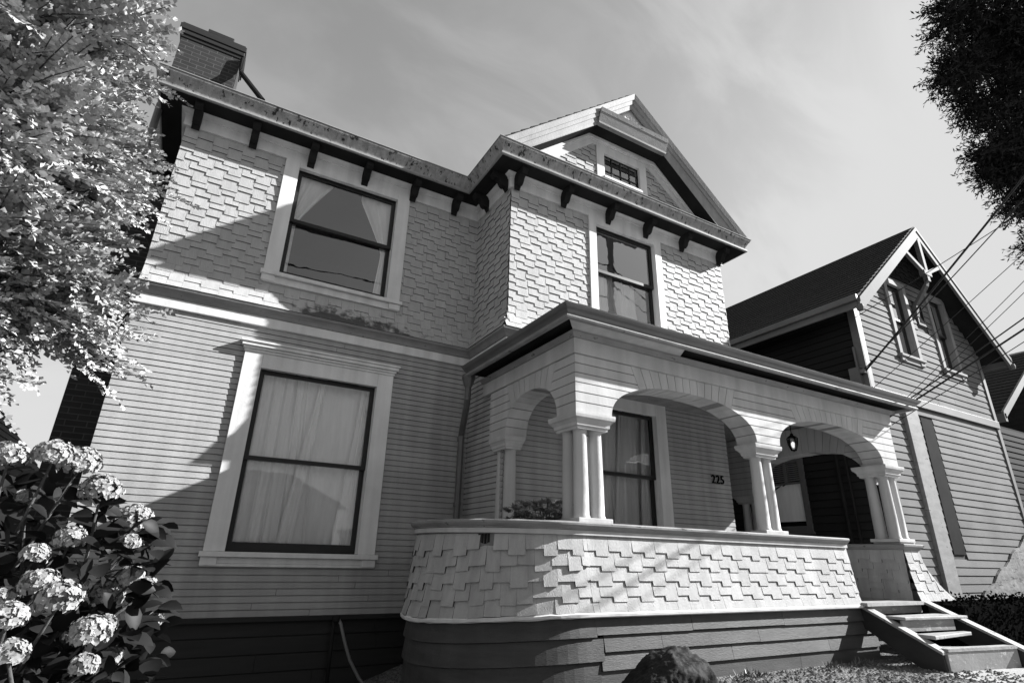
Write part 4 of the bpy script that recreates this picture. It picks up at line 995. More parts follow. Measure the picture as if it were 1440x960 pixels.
for k in range(per):
    t_ = (k + rng.random(n_)) / per; p = SS + DD * (ln * t_)[:, None]; p[:, 2] -= .14 * t_ ** 2 * ln
    sg = (1 if k % 2 else -1); roll = rng.uniform(-.9, .9, n_)[:, None]
    sd = SD * np.cos(roll) + NN * np.sin(roll)
    B_.append(p + rng.normal(0, .004, p.shape)); D_.append(unit(DD * .75 + sg * sd * .8 + NN * .25 + rng.normal(0, .18, p.shape)))
    N_.append(unit(NN + rng.normal(0, .32, p.shape))); T_.append(TT * rng.uniform(.8, 1.2, n_)); L_.append(.056 * rng.uniform(.75, 1.2, n_) * (1 - .35 * t_))
B_ = np.concatenate(B_); D_ = np.concatenate(D_); N_ = np.concatenate(N_); T_ = np.concatenate(T_); L_ = np.concatenate(L_); W_ = L_ * .38
m = MB()
for q in range(0, n_, 3): m.tube([tuple(SS[q] - DD[q] * .12), tuple(SS[q] + DD[q] * ln[q] * .5 - np.array([0, 0, .035 * ln[q]])), tuple(SS[q] + DD[q] * ln[q] - np.array([0, 0, .14 * ln[q]]))], [.006, .004, .002], 4, cap=False)
m.build('twigs', M['bark'], tree)
leaf_mesh('crown', B_, D_, N_, L_, W_, M['leaf'], tree, T_)

# ------------------------------------------------------------------ hydrangea
hy = thing('hydrangea_bush', 'hydrangea bush with round white flower heads in the lower left corner', 'bush', (-.45, 2.5, G))
def ray(px, py):
    v = rr_ * ((px - 720) / F) + dd_ * ((py - 480) / F) + fw_; return v
heads = [(12, 640, 42, 2.25), (75, 640, 46, 2.30), (112, 652, 50, 2.35), (142, 690, 50, 2.4), (187, 733, 52, 2.65), (98, 757, 36, 2.35), (181, 765, 30, 2.5), (48, 780, 32, 2.3),
         (55, 822, 46, 2.2), (82, 843, 56, 2.15), (76, 804, 20, 2.4), (184, 812, 32, 2.4), (206, 823, 24, 2.42), (150, 836, 42, 2.5), (125, 891, 52, 2.25), (10, 868, 46, 2.0),
         (3, 842, 34, 2.2), (118, 937, 34, 2.2), (13, 920, 42, 1.95), (154, 926, 30, 2.5), (148, 878, 26, 2.35), (36, 700, 24, 2.5), (219, 870, 18, 2.6)]
HP = []
for (px, py, dia, Y) in heads:
    r = ray(px, py); p = r * (Y / r.y); rad = 1.0 * dia / 2 / F * (p.dot(fw_)); HP.append((np.array(p), rad))
for p, rad in HP:
    nf = int(120 + 34000 * rad * rad)
    u = unit(rng.normal(0, 1, (nf, 3))); u[:, 2] = np.where(u[:, 2] < -.45, -u[:, 2], u[:, 2]); u = unit(u)
    c = p + u * rad * rng.uniform(.78, 1.06, (nf, 1)) * (1 + .10 * np.sin(u[:, :1] * 9 + p[0] * 50) * np.sin(u[:, 2:] * 8 + p[2] * 40)) * np.array([1, 1, .85])
    B = []; D = []; N_ = []; T = []
    a = unit(np.cross(u, rng.normal(0, 1, u.shape))); b = np.cross(u, a); tn = rng.uniform(.7, 1.12, nf)
    for k in range(4):
        th = PI / 2 * k; d = a * math.cos(th) + b * math.sin(th)
        B.append(c); D.append(unit(d + u * .25)); N_.append(unit(u + rng.normal(0, .25, u.shape))); T.append(tn)
    B = np.concatenate(B); D = np.concatenate(D); N_ = np.concatenate(N_); T = np.concatenate(T)
    Ls = np.full(len(B), .0118) * rng.uniform(.8, 1.25, len(B))
    leaf_mesh('flower_head', B, D, N_, Ls, Ls * .52, M['petal'], hy, T, .15)
# stems
m = MB(); hb = random.Random(8)
for p, rad in HP:
    q = Vector(p); base = Vector((-.5 + hb.uniform(-.25, .25), 2.65 + hb.uniform(-.2, .2), G))
    mid_ = base.lerp(q, .6) + Vector((0, .12, .05)); m.tube([base, mid_, q - Vector((0, -.02, .02))], [.009, .007, .004], 5)
m.build('stems', M['bark'], hy, smooth=True)
# broad leaves with a bent midrib and curved outline
def big_leaves(name, base, dirs, nrm, L, m, parent, tones, off):
    mb = MB()
    for b, d, n, l, t in zip(base, dirs, nrm, L, tones):
        b = Vector(b); d = Vector(d).normalized(); s = d.cross(Vector(n)).normalized(); n = s.cross(d)
        prof = ((0, 0), (.12, .16), (.32, .31), (.55, .33), (.78, .22), (.92, .09), (1, 0)); n0 = len(mb.v)
        for x, w in prof:
            bend = -n * (l * .22 * x * x); ctr = b + d * (l * x) + bend
            mb.v += [tuple(ctr + s * (l * w) + n * (l * w * .28)), tuple(ctr), tuple(ctr - s * (l * w) + n * (l * w * .28))]
        for i in range(len(prof) - 1):
            for k in (0, 1):
                mb.f.append((n0 + i * 3 + k, n0 + i * 3 + k + 1, n0 + i * 3 + 3 + k + 1, n0 + i * 3 + 3 + k)); mb.t.append(t)
    return mb.build(name, m, parent, smooth=True, normals=False)
nl = 900
px = rng.uniform(-80, 225, nl); py = rng.uniform(655, 1040, nl)
okk = (py > 640 + .45 * px) & (px < 250); px = px[okk]; py = py[okk]
Bs = []
for a, b in zip(px, py):
    r = ray(a, b); Y = rng.uniform(2.3, 2.95); Bs.append(np.array(r * (Y / r.y)))
Bs = np.array(Bs); Dn = unit(rng.normal(0, 1, Bs.shape) * np.array([1, .8, .5]) + np.array([.35, -.45, -.15])); Nn = unit(rng.normal(0, .45, Bs.shape) + np.array([.1, -.25, 1.0]))
extra = [((222, 745), (1, 0, .1)), ((228, 752), (.9, -.2, -.3)), ((212, 740), (.6, -.3, .5)), ((205, 790), (.3, -.2, -1)), ((215, 800), (.2, -.3, -1)), ((205, 690 + 60), (.8, -.4, .3))]
for (pp, dv) in extra:
    r = ray(pp[0] - 12, pp[1]); Bs = np.vstack([Bs, np.array(r * (2.55 / r.y))]); Dn = np.vstack([Dn, np.array(dv) / np.linalg.norm(dv)]); Nn = np.vstack([Nn, [[.2, -.6, .8]]])
big_leaves('foliage', Bs, Dn, Nn, rng.uniform(.055, .10, len(Bs)), M['darkleaf'], hy, rng.uniform(.6, 1.5, len(Bs)), None)

# ------------------------------------------------------------------ shrub in the porch planter
sh = thing('planter_shrub', 'low leafy shrub growing behind the curved porch rail', 'shrub', (2.98, 4.62, .17))
ns = 150
c = np.stack([rng.uniform(2.55, 3.42, ns), rng.uniform(4.35, 4.85, ns), rng.uniform(.28, .50, ns)], 1)
c[:, 2] -= .22 * ((c[:, 0] - 3.0) / .5) ** 2 * .5
B = []; D = []; N_ = []; T = []
for q in c:
    for k in range(14):
        th = k * 2.4; el = .15 + .9 * (k / 14)
        d = np.array([math.cos(th) * math.cos(el), math.sin(th) * math.cos(el), math.sin(el)]); B.append(q - d * .01); D.append(d); N_.append(np.array([0, 0, 1.0]) - d * .3); T.append(rng.uniform(.7, 1.5))
B = np.array(B); leaf_mesh('foliage', B, np.array(D), np.array(N_), rng.uniform(.05, .08, len(B)), np.full(len(B), .015), M['shrubleaf'], sh, np.array(T))
m = MB()
for q in c[:60]: m.tube([(2.98 + (q[0] - 2.98) * .4, 4.62 + (q[1] - 4.62) * .4, .16), (q[0], q[1], q[2])], .006, 5)
m.build('stems', M['bark'], sh)

# ------------------------------------------------------------------ neighbour house on the right
NX0, NX1, NY, NPX = 9.52, 14.0, 4.75, 11.72
nh = thing('clapboard_house', 'grey clapboard house with decorated front gable to the right of the porch', 'house', (11.7, 6.0, G))
nsl = .83; NPZ = 6.42; NGY = 4.36
zroof = lambda x: NPZ - abs(x - NPX) * nsl
NW = [(10.86, 11.42, 3.66, 5.10), (12.42, 12.98, 3.66, 5.16)]
holes = [(w[0] - .1, w[1] + .1, w[2] - .1, w[3] + .1) for w in NW] + [(11.72, 12.12, 4.35, 4.95)]
m = MB()
def nur(v):
    if v > 4.0:
        k = (NPZ - .2 - v) / nsl; return (max(NX0, NPX - k), min(NX1, NPX + k))
    return (NX0, NX1)
siding(m, front(NY), NX0, NX1, 2.78, 5.3, holes, e=.125, groove=.008, lip=.013, urange=nur)
NLW = [(10.62, 11.3, .2, 2.05)]
siding(m, front(NY), NX0, NX1, G, 2.62, [(10.35, 10.78, -1, 2.7), (10.9, 11.35, .2, 2.5)], e=.125, groove=.008, lip=.013, wob=.004)
z = G
oph = [(w[0] - .02, w[1] + .02, w[2] - .06, w[3] + .02) for w in NW]
while z < 6.15:
    z2 = z + .06; uu = nur(min(z + .03, 6.1))
    for p, q in cut(uu[0], uu[1], z, z2, oph):
        m.face([(p, NY + .012, z), (q, NY + .012, z), (q, NY + .012, z2), (p, NY + .012, z2)], .5)
    z = z2
m.build('front_wall', M['nwall'], nh)
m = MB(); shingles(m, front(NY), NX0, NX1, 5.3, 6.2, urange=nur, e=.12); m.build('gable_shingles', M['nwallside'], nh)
m = MB(); SW = (6.25, 6.80, .62, 1.72)
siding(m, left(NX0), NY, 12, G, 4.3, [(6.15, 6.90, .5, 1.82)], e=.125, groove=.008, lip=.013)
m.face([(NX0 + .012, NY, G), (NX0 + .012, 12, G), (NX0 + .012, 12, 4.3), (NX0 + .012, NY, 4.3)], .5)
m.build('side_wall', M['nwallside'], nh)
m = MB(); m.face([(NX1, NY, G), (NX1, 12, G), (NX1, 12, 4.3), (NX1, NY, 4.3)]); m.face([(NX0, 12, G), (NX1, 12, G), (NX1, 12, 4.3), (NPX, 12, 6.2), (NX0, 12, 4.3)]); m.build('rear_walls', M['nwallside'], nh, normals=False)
m = MB()   # corner boards, belt
m.box(NX0 - .02, NX0 + .12, NY - .03, NY - .0, G, 4.25); m.box(NX0 - .035, NX0 - .001, NY - .03, NY + .1, G, 4.25); m.box(NX1 - .1, NX1 + .02, NY - .03, NY, G, 4.2)
m.box(NX0, NX1, NY - .05, NY, 2.63, 2.77)
m.build('corner_board', M['ntrimdim'], nh, bevel=.004)
m = MB(); course_roof(m, (NPX - 2.72, NGY, zroof(NPX - 2.72)), (NPX - 2.72, 12.3, zroof(NPX - 2.72)), (NPX, NGY, NPZ), (NPX, 12.3, NPZ), 22, .03)
course_roof(m, (NPX + 2.72, NGY, zroof(NPX + 2.72)), (NPX + 2.72, 12.3, zroof(NPX + 2.72)), (NPX, NGY, NPZ), (NPX, 12.3, NPZ), 22, .03)
nr = m.build('roof', M['roof'], nh)
fnN = front(NGY)
m = MB()
for s in (-1, 1):
    e_ = NPX + s * 2.74
    for o0, o1, d1 in ((.02, .10, .03), (.10, .27, .015)):
        m.prism(fnN, [(e_, zroof(e_) - o0), (NPX, NPZ - o0), (NPX, NPZ - o1), (e_, zroof(e_) - o1)], -.035, d1)
    m.lathe((e_ + s * .0, NGY, zroof(e_) - .2), [(.0, .07), (.05, .05), (.06, 0), (.05, -.05), (.0, -.07)], 10)
m.build('rake_board', M['ntrim'], nh)
m = MB()
for s in (-1, 1):
    e_ = NPX + s * 2.70; p = [(e_, zroof(e_) - .05), (NPX, NPZ - .05), (NPX, NPZ - .09), (e_, zroof(e_) - .09)]
    m.prism(fnN, p, -.6, -.04)
m.build('gable_soffit', M['soffit'], nh)
m = MB(); xe = NPX - 2.72; ze = zroof(xe)
m.box(xe - .02, xe + .01, NGY + .02, 12.2, ze - .20, ze - .01); m.box(xe - .09, xe - .021, NGY, 12.2, ze - .09, ze + .02)
m.build('eave_gutter', M['ntrimdim'], nh, bevel=.01); m = MB(); xe2 = NPX + 2.72; m.box(xe2 - .01, xe2 + .02, NGY + .02, 12.2, ze - .20, ze - .01)
m.build('eave_gutter', M['ntrimdim'], nh, bevel=.01)
m = MB(); m.box(xe + .01, NX0 - .04, NGY + .5, 12.1, ze - .06, ze - .04); m.build('eave_soffit', M['soffit'], nh)
m = MB()   # gable ornament: king post with two braces and a drop pendant
yb0, yb1 = -.05, .02
m.prism(fnN, [(NPX - .05, 5.18), (NPX + .05, 5.18), (NPX + .05, NPZ - .3), (NPX - .05, NPZ - .3)], -.06, .02)
for s in (-1, 1):
    a0 = (NPX + s * .04, 5.38); a1 = (NPX + s * .62, zroof(NPX + s * .62) - .24); dx, dz = a1[0] - a0[0], a1[1] - a0[1]; l = math.hypot(dx, dz); n_ = (-dz / l * .04, dx / l * .04)
    m.prism(fnN, [(a0[0] - n_[0], a0[1] - n_[1]), (a1[0] - n_[0], a1[1] - n_[1]), (a1[0] + n_[0], a1[1] + n_[1]), (a0[0] + n_[0], a0[1] + n_[1])], -.05, .01)
m.prism(fnN, [(NPX - .14, 5.30), (NPX + .14, 5.30), (NPX + .14, 5.40), (NPX - .14, 5.40)], -.07, .03)
m.prism(lambda u, v, d: (NPX + d, u, v), [(NGY - .02, 5.30), (NGY + .05, 5.18), (NY - .02, 4.78), (NY - .02, 4.55), (NY - .07, 4.55), (NY - .10, 4.78), (NGY + .04, 5.10)], -.05, .05)
m.build('gable_truss', M['ntrim'], nh, bevel=.004)
for i, wv in enumerate(NW):
    window(nh, front(NY), *wv, (wv[2] + wv[3]) / 2, cw=.11, top=.11, curtain='blind' if i == 0 else 'blind', trimmat=M['nwin'], sashmat=M['sash'], seed=31 + i, glass=M['glassbright'])
m = MB(); m.fbox(front(NY), 11.78, 12.06, 4.42, 4.9, -.02, .03); wv = m.build('window', M['ntrim'], nh); wv['label'] = 'tiny window between the two tall gable windows'
m = MB(); m.fbox(front(NY), 11.83, 12.01, 4.47, 4.85, .028, .034); m.build('pane', M['dark'], wv)
# lower storey: pale pilaster, flat panel beside it coloured dark for the shade of a recess
m = MB(); m.fbox(front(NY), 10.36, 10.77, G, 2.62, -.02, .06); m.build('pilaster', M['trimgrey'], nh, bevel=.006)
m = MB(); m.fbox(front(NY), 10.93, 11.32, .2, 2.45, -.02, .012); rc = m.build('recess_panel', M['soffit'], nh)
m = MB()   # rough pale plinth that climbs with the slope
for k in range(14):
    a, b = 11.4 + k * .19, 11.4 + (k + 1) * .19; za, zb_ = -.45 + .085 * k + .03 * math.sin(k * 1.7), -.45 + .085 * (k + 1) + .03 * math.sin((k + 1) * 1.7)
    m.hexa([(a, NY - .10, G), (b, NY - .10, G), (b, NY - .015, G), (a, NY - .015, G), (a, NY - .05, za), (b, NY - .05, zb_), (b, NY - .015, zb_), (a, NY - .015, za)], random.uniform(.9, 1.1))
M['render'] = mat('rough_plinth_render', .2, .9, .4, 5, (1, 1, 3), .8, 14, flakes=(.56, .06, 4, (1, 1, 5)), spec=.1)
m.build('plinth', M['render'], nh)
# louvred side window
m = MB(); fs = left(NX0); a, b, c_, d = SW
m.fbox(fs, a - .1, a, c_ - .1, d + .12, -.02, .035); m.fbox(fs, b, b + .1, c_ - .1, d + .12, -.02, .035); m.fbox(fs, a, b, d, d + .12, -.02, .034); m.fbox(fs, a - .12, b + .12, c_ - .14, c_ - .101, -.02, .06); m.fbox(fs, a, b, c_ - .1, c_, -.02, .034)
m.fbox(fs, (a + b) / 2 - .03, (a + b) / 2 + .03, 1.38, d, -.02, .033); m.fbox(fs, a, b, 1.34, 1.38, -.02, .033)
w = m.build('window', M['ntrim'], nh, bevel=.003); w['label'] = 'side window with two louvred vents above a pale blind'
m = MB()
for k in range(9):
    z = 1.40 + k * .036
    for p, q in ((a, (a + b) / 2 - .03), ((a + b) / 2 + .03, b)): m.hexa([fs(p, z, .026), fs(q, z, .026), fs(q, z + .02, .002), fs(p, z + .02, .002), fs(p, z + .006, .026), fs(q, z + .006, .026), fs(q, z + .026, .002), fs(p, z + .026, .002)])
m.build('louvre', M['nwin'], w)
m = MB(); m.face([fs(a, c_, -.002), fs(b, c_, -.002), fs(b, d, -.002), fs(a, d, -.002)]); m.build('recess', M['dark'], w, normals=False)
m = MB(); m.face([fs(a, c_ + .08, .006), fs(b, c_ + .08, .006), fs(b, 1.34, .006), fs(a, 1.34, .006)]); m.build('blind', M['curtain'], w, normals=False)
m = MB(); m.box(NX0 - .13, NX0 - .03, NY + .05, NY + .22, 2.75, 3.12); m.lathe((NX0 - .08, NY + .03, 3.0), [(.0, .0), (.06, .0), (.06, .06), (.0, .06)], 12); m.tube([(NX0 - .06, NY + .1, 3.1), (NX0 - .06, NY + .1, 3.5)], .02, 8); m.tube([(NX0 - .06, NY + .1, 2.75), (NX0 - .06, NY + .1, G)], .02, 8)
m.build('service_box', M['metal'], nh)
m = MB(); m.tube([(NX0 - .08, 5.5, 1.95), (NX0 - .08, 5.48, G)], .03, 8); m.tube([(NX0 - .08, 5.35, 1.95), (NX0 - .08, 5.33, G)], .02, 8); m.build('wall_pipe', M['soffit'], nh)

# next house further right
fh = thing('distant_house', 'dark roofed house partly seen at the right edge beyond the clapboard house', 'house', (20, 8, G))
m = MB(); siding(m, front(6.0), 17.2, 24, G, 3.4, e=.15, groove=.01, lip=.02); m.face([(17.2, 6.02, G), (24, 6.02, G), (24, 6.02, 3.45), (17.2, 6.02, 3.45)], .6)
siding(m, left(17.2), 6, 13, G, 3.4, e=.15, groove=.01, lip=.02); m.face([(17.22, 6, G), (17.22, 13, G), (17.22, 13, 3.45), (17.22, 6, 3.45)], .6); m.build('wall', M['nwallside'], fh)
m = MB(); course_roof(m, (16.8, 5.5, 3.5), (16.8, 13, 3.5), (20.6, 5.5, 6.0), (20.6, 13, 6.0), 20); course_roof(m, (24.4, 5.5, 3.5), (24.4, 13, 3.5), (20.6, 5.5, 6.0), (20.6, 13, 6.0), 20); m.build('roof', M['roof'], fh)
m = MB(); m.box(16.68, 16.79, 5.45, 13, 3.3, 3.5); m.prism(front(5.5), [(16.7, 3.35), (20.6, 5.85), (20.6, 6.05), (16.7, 3.55)], 0, .05); m.prism(front(5.5), [(24.5, 3.35), (20.6, 5.85), (20.6, 6.05), (24.5, 3.55)], 0, .05); m.build('eave_board', M['ntrimdim'], fh)

# house at the far left
lh = thing('gabled_house', 'house at far left edge with a pale sloping roof edge behind the flowers', 'house', (-5, 9.5, G))
m = MB(); siding(m, front(9.5), -8.2, -2.55, G, 1.5, e=.15, groove=.01, lip=.02); m.face([(-8.2, 9.52, G), (-2.55, 9.52, G), (-2.55, 9.52, 1.2), (-5.4, 9.52, 4.4), (-8.2, 9.52, 1.2)], .7)
m.face([(-2.55, 9.52, G), (-2.55, 15, G), (-2.55, 15, 1.2), (-2.55, 9.52, 1.2)], .6); m.build('wall', M['nwallside'], lh)
m = MB(); course_roof(m, (-2.2, 9.1, .75), (-2.2, 15, .75), (-5.4, 9.1, 4.6), (-5.4, 15, 4.6), 20); course_roof(m, (-8.6, 9.1, .75), (-8.6, 15, .75), (-5.4, 9.1, 4.6), (-5.4, 15, 4.6), 20); m.build('roof', M['roof'], lh)
m = MB(); m.prism(front(9.1), [(-2.2, .52), (-2.2, .74), (-5.4, 4.59), (-5.4, 4.37)], 0, .05); m.prism(front(9.1), [(-2.2, .60), (-2.2, .70), (-5.4, 4.55), (-5.4, 4.45)], .051, .09); m.prism(front(9.1), [(-8.6, .52), (-8.6, .74), (-5.4, 4.59), (-5.4, 4.37)], 0, .05); m.build('rake_board', M['ntrim'], lh)

# hedge strip between the steps and the neighbour house
hd = thing('clipped_hedge', 'low dark hedge on the right beyond the wooden steps', 'hedge', (12, 4.0, G))
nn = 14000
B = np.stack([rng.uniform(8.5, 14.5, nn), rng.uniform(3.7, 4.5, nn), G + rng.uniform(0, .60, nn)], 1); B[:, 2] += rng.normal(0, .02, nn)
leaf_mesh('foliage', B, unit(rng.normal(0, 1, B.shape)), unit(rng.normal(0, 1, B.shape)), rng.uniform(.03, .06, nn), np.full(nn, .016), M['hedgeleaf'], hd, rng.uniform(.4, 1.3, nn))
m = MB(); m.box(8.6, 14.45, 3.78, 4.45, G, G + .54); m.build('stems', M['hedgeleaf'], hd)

# ------------------------------------------------------------------ conifer at upper right
cf = thing('conifer_tree', 'tall dark conifer hanging into the sky at the upper right', 'tree', (40, 8, G))
m = MB(); m.tube([(40, 8, G), (39.8, 7.9, 10), (39.6, 7.8, 20), (39.4, 7.7, 28)], [.6, .5, .35, .1], 12)
cl = [(1345, 12, 42, 29), (1395, 20, 60, 31), (1440, 60, 75, 32), (1330, 42, 22, 28.5), (1328, 98, 22, 28), (1370, 90, 45, 30), (1410, 130, 55, 31), (1370, 135, 30, 29), (1395, 170, 32, 29), (1440, 190, 55, 31), (1375, 205, 20, 28.5), (1405, 225, 30, 29.5), (1385, 240, 16, 29), (1432, 265, 34, 30), (1412, 285, 16, 29), (1430, 312, 22, 30), (1444, 345, 12, 29.5), (1500, 150, 90, 33), (1500, 20, 110, 34), (1480, 250, 60, 32), (1360, 60, 30, 29), (1420, 60, 50, 30)]
Ps = []; Ds = []
for (px_, py_, r_px, dist) in cl:
    v = ray(px_ + 20, py_); cpt = np.array(v.normalized() * dist); R_ = r_px / F * dist / v.length
    R_ = r_px / F * (cpt @ np.array(fw_))
    n_ = int(120 + 1.7 * r_px ** 1.5); u = unit(rng.normal(0, 1, (n_, 3))); rd = rng.random(n_) ** .45
    Ps.append(cpt + u * (R_ * rd)[:, None] * np.array([1, 1, .75])); Ds.append(unit(u + rng.normal(0, .5, u.shape) + np.array([0, 0, .1])))
    q = Vector(cpt); t_ = Vector((39.6, 7.9, q.z + 1.5)); m.tube([t_, t_.lerp(q, .5) + Vector((0, 0, .3)), q], [.12, .07, .03], 6)
m.build('trunk', M['bark'], cf, smooth=True)
Ps = np.concatenate(Ps); Ds = np.concatenate(Ds); nz = np.array([noise.noise(Vector(p * .9)) + .6 * noise.noise(Vector(p * 2.1)) for p in Ps]); okp = nz > -.04; Ps = Ps[okp]; Ds = Ds[okp]
B_, D_, N_, L_, W_, T_ = sprays(Ps, Ds, rng.uniform(.4, 1.05, len(Ps)), 14, .19, .6, .15, (.4, 1.7), .13)
leaf_mesh('crown', B_, D_, N_, L_, W_, M['needle'], cf, T_)

def street_tree(x, y, zc, rx, rz, n, leaf, label):
    t = thing('street_tree', label, 'tree', (x, y, G))
    m = MB(); m.tube([(x, y, G), (x, y, zc - rz * .6), (x - .1, y, zc + rz * .5)], [.16, .13, .04], 8); m.build('trunk', M['bark'], t)
    u = unit(rng.normal(0, 1, (n, 3))); P_ = np.array([x, y, zc]) + u * np.array([rx, rx, rz]) * rng.random((n, 1)) ** .4
    a = sprays(P_, unit(u + rng.normal(0, .3, u.shape)), rng.uniform(.3, .6, n) * leaf / .09, 14, leaf, .7, .2)
    leaf_mesh('crown', *a[:5], M['darkleaf'], t, a[5])
street_tree(6.2, -5.0, 4.0, 1.3, 2.0, 500, .09, 'slim young street tree across from the house, mirrored in the lower window')
oh = thing('opposite_house', 'plain low house across the street, mirrored low in the main window', 'house', (1.5, -18, G))
m = MB(); siding(m, lambda u, v, d: (u, -16 + d, v), -5, 6.6, G, 2.0, e=.2); m.box(-5, 6.6, -22, -16.03, G, 2.0); m.build('wall', M['nwallside'], oh)
m = MB(); course_roof(m, (-5.5, -15.6, 2.0), (7.1, -15.6, 2.0), (-3.0, -19, 3.9), (4.6, -19, 3.9), 14); course_roof(m, (-5.5, -22.4, 2.0), (7.1, -22.4, 2.0), (-3.0, -19, 3.9), (4.6, -19, 3.9), 8); m.build('roof', M['roof'], oh)
oh = thing('terrace_house', 'tall plain house across the street, mirrored in the porch window', 'house', (18, -18, G))
m = MB(); siding(m, lambda u, v, d: (u, -15 + d, v), 9.5, 27, G, 5.6, e=.2); m.box(9.5, 27, -22, -15.03, G, 5.6); m.build('wall', M['nwallside'], oh)
m = MB(); course_roof(m, (9.1, -14.6, 5.6), (27.4, -14.6, 5.6), (12.5, -18.5, 7.4), (24, -18.5, 7.4), 14); course_roof(m, (9.1, -22.4, 5.6), (27.4, -22.4, 5.6), (12.5, -18.5, 7.4), (24, -18.5, 7.4), 8); m.build('roof', M['roof'], oh)

# ------------------------------------------------------------------ overhead wires
POLE = Vector((10.7, -1.2))
def wire(E, ytarget, r, label, sagm=.12, px=1440):
    """from a fixing E up to the street pole out of frame, at the height where it leaves the picture"""
    E = Vector(E); best = None
    for k in range(600):
        z = -1 + k * .025
        Q = Vector((POLE.x, POLE.y, z)); lo, hi = 0.0, 1.0
        f = lambda t: (lambda v: 720 + F * v.dot(rr_) / max(.01, v.dot(fw_)))(E.lerp(Q, t))
        for _ in range(24):
            md = (lo + hi) / 2
            if f(md) < px: lo = md
            else: hi = md
        v = E.lerp(Q, lo); y = 480 + F * v.dot(dd_) / v.dot(fw_)
        if best is None or abs(y - ytarget) < best[0]: best = (abs(y - ytarget), Q)
    Q = best[1]; pts = [E.lerp(Q, i / 24) - Vector((0, 0, sagm * 4 * (i / 24) * (1 - i / 24))) for i in range(25)]
    m = MB(); m.tube([tuple(p) for p in pts], r, 6)
    tag(m.build('overhead_wire', M['cable'], smooth=True), label, 'wire', 'overhead wires to the houses'); return Q
box_ = (NX0 - .07, NY + .05, 2.98)
zs = []
zs.append(wire(box_, 238, .016, 'thick black cable rising steepest from the service box to the upper right', .10))
zs.append(wire((NX0 - .06, NY + .08, 3.02), 262, .008, 'thin wire just below the thick steep cable', .16))
zs.append(wire((NX0 - .03, NY - .03, 4.02), 292, .006, 'thin wire from the upper wall corner crossing the gable', .05))
zs.append(wire((NX0 - .05, NY - .03, 2.7), 352, .005, 'thin wire crossing the two gable windows', .04))
zs.append(wire((10.2, NY - .06, 2.55), 392, .005, 'upper thin wire of the pair crossing the right rake', .03))
zs.append(wire((10.3, NY - .06, 2.5), 408, .005, 'lower thin wire of the pair crossing the right rake', .03))
zs.append(wire((NX0 - .03, 6.6, 1.32), 440, .010, 'upper black cable running behind the porch gutter end to the side wall', .06))
zs.append(wire((NX0 - .03, 6.9, 1.22), 456, .014, 'thick lower cable running behind the porch gutter end', .06))
zs.append(wire((NX0 - .03, 6.2, 1.40), 474, .006, 'lowest thin wire leaving the picture at the right edge', .06))
for z, lab in ((8.15, 'upper street wire strung past the house, mirrored in the upper window'), (7.4, 'lower street wire strung past the house, mirrored in the upper window')):
    m = MB(); m.tube([(POLE.x + (-30 - POLE.x) * i / 20, POLE.y, z + (.9 if z > 8 else .5) - 4 * .9 * (i / 20) * (1 - i / 20)) for i in range(21)], .018, 6); tag(m.build('street_wire', M['cable']), lab, 'wire', 'wires along the street')
m = MB(); m.tube([(POLE.x, POLE.y, G), (POLE.x, POLE.y, 11.5)], [.16, .12], 10); m.box(POLE.x - 1.3, POLE.x + 1.3, POLE.y - .22, POLE.y - .1, 10.2, 10.4);  M['poleskin'] = mat('weathered_pole', .16, .9, .3, 8, (3, 3, .4), tone=False); tag(m.build('utility_pole', M['poleskin']), 'wooden utility pole on the street carrying the wires', 'pole')

# ------------------------------------------------------------------ world, sun
sx, sy, sz = 2.67, -1.0, 1.62
el = math.atan2(sz, math.hypot(sx, sy)); az = math.atan2(sx, sy)      # az clockwise from +Y
wd = bpy.data.worlds.new('World'); sc.world = wd; wd.use_nodes = True
nt = wd.node_tree; N = nt.nodes; L = nt.links; bg = N['Background']; bg.inputs['Strength'].default_value = 0.094
sky = N.new('ShaderNodeTexSky'); sky.sky_type = 'NISHITA'; sky.sun_disc = False; sky.sun_elevation = el; sky.sun_rotation = az
sky.air_density = 1.0; sky.dust_density = 1.5; sky.ozone_density = 1.0
bw = N.new('ShaderNodeSeparateColor'); L.new(sky.outputs[0], bw.inputs[0])
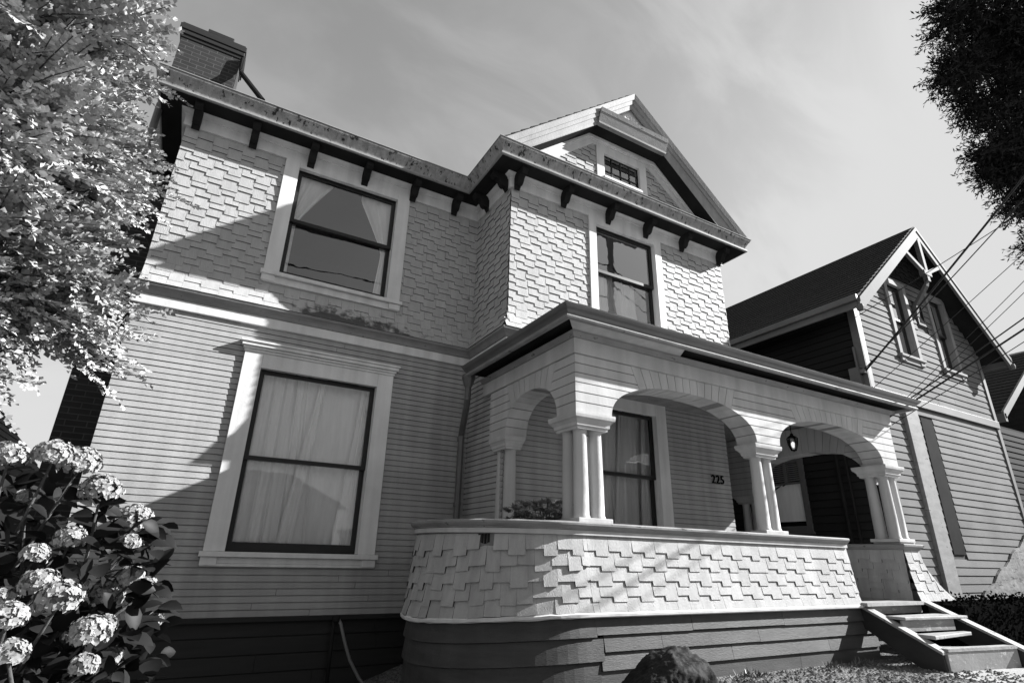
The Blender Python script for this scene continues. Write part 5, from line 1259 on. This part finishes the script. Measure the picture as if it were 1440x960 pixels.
# red-filter black and white: mostly the red channel of the sky
mxr = N.new('ShaderNodeMix'); mxr.data_type = 'FLOAT'; mxr.inputs['Factor'].default_value = 0.35
L.new(bw.outputs['Red'], mxr.inputs[2]); L.new(bw.outputs['Green'], mxr.inputs[3])
tcn = N.new('ShaderNodeTexCoord'); mp = N.new('ShaderNodeMapping'); mp.inputs['Scale'].default_value = (1.2, 4.5, 2.6); mp.inputs['Rotation'].default_value = (.4, .5, .5)
L.new(tcn.outputs['Generated'], mp.inputs['Vector'])
no = N.new('ShaderNodeTexNoise'); no.inputs['Scale'].default_value = 1.7; no.inputs['Detail'].default_value = 9; no.inputs['Roughness'].default_value = .55; no.inputs['Distortion'].default_value = .6
L.new(mp.outputs[0], no.inputs['Vector'])
cr = N.new('ShaderNodeMapRange'); cr.interpolation_type = 'SMOOTHSTEP'; cr.inputs['From Min'].default_value = .40; cr.inputs['From Max'].default_value = .72; cr.inputs['To Min'].default_value = 1.0; cr.inputs['To Max'].default_value = 1.36
L.new(no.outputs['Fac'], cr.inputs['Value'])
pw = N.new('ShaderNodeMath'); pw.operation = 'POWER'; pw.inputs[1].default_value = 1.0; L.new(mxr.outputs[0], pw.inputs[0])
mu = N.new('ShaderNodeMath'); mu.operation = 'MULTIPLY'; L.new(pw.outputs[0], mu.inputs[0]); L.new(cr.outputs[0], mu.inputs[1])
# film-like shoulder: lifts the deep side of the sky and holds the bright side
fl_ = N.new('ShaderNodeMath'); fl_.operation = 'POWER'; fl_.inputs[1].default_value = .75; L.new(mu.outputs[0], fl_.inputs[0])
fm_ = N.new('ShaderNodeMath'); fm_.operation = 'MULTIPLY'; fm_.inputs[1].default_value = 1.29; L.new(fl_.outputs[0], fm_.inputs[0])
mu = N.new('ShaderNodeMath'); mu.operation = 'SMOOTH_MIN'; mu.inputs[1].default_value = 2.95; mu.inputs[2].default_value = .7; L.new(fm_.outputs[0], mu.inputs[0])
L.new(mu.outputs[0], bg.inputs['Color'])
sun = bpy.data.lights.new('sun', 'SUN'); sun.energy = 5.0; sun.angle = math.radians(.5); so = bpy.data.objects.new('sun', sun); C.objects.link(so)
so.rotation_euler = Vector((sx, sy, sz)).to_track_quat('Z', 'Y').to_euler()
sc.view_settings.view_transform = 'Standard'; sc.view_settings.look = 'None'; sc.view_settings.gamma = 1.0
sc.view_settings.exposure = 1.42
sc.cycles.max_bounces = 8; sc.cycles.transparent_max_bounces = 12; sc.cycles.use_denoising = True
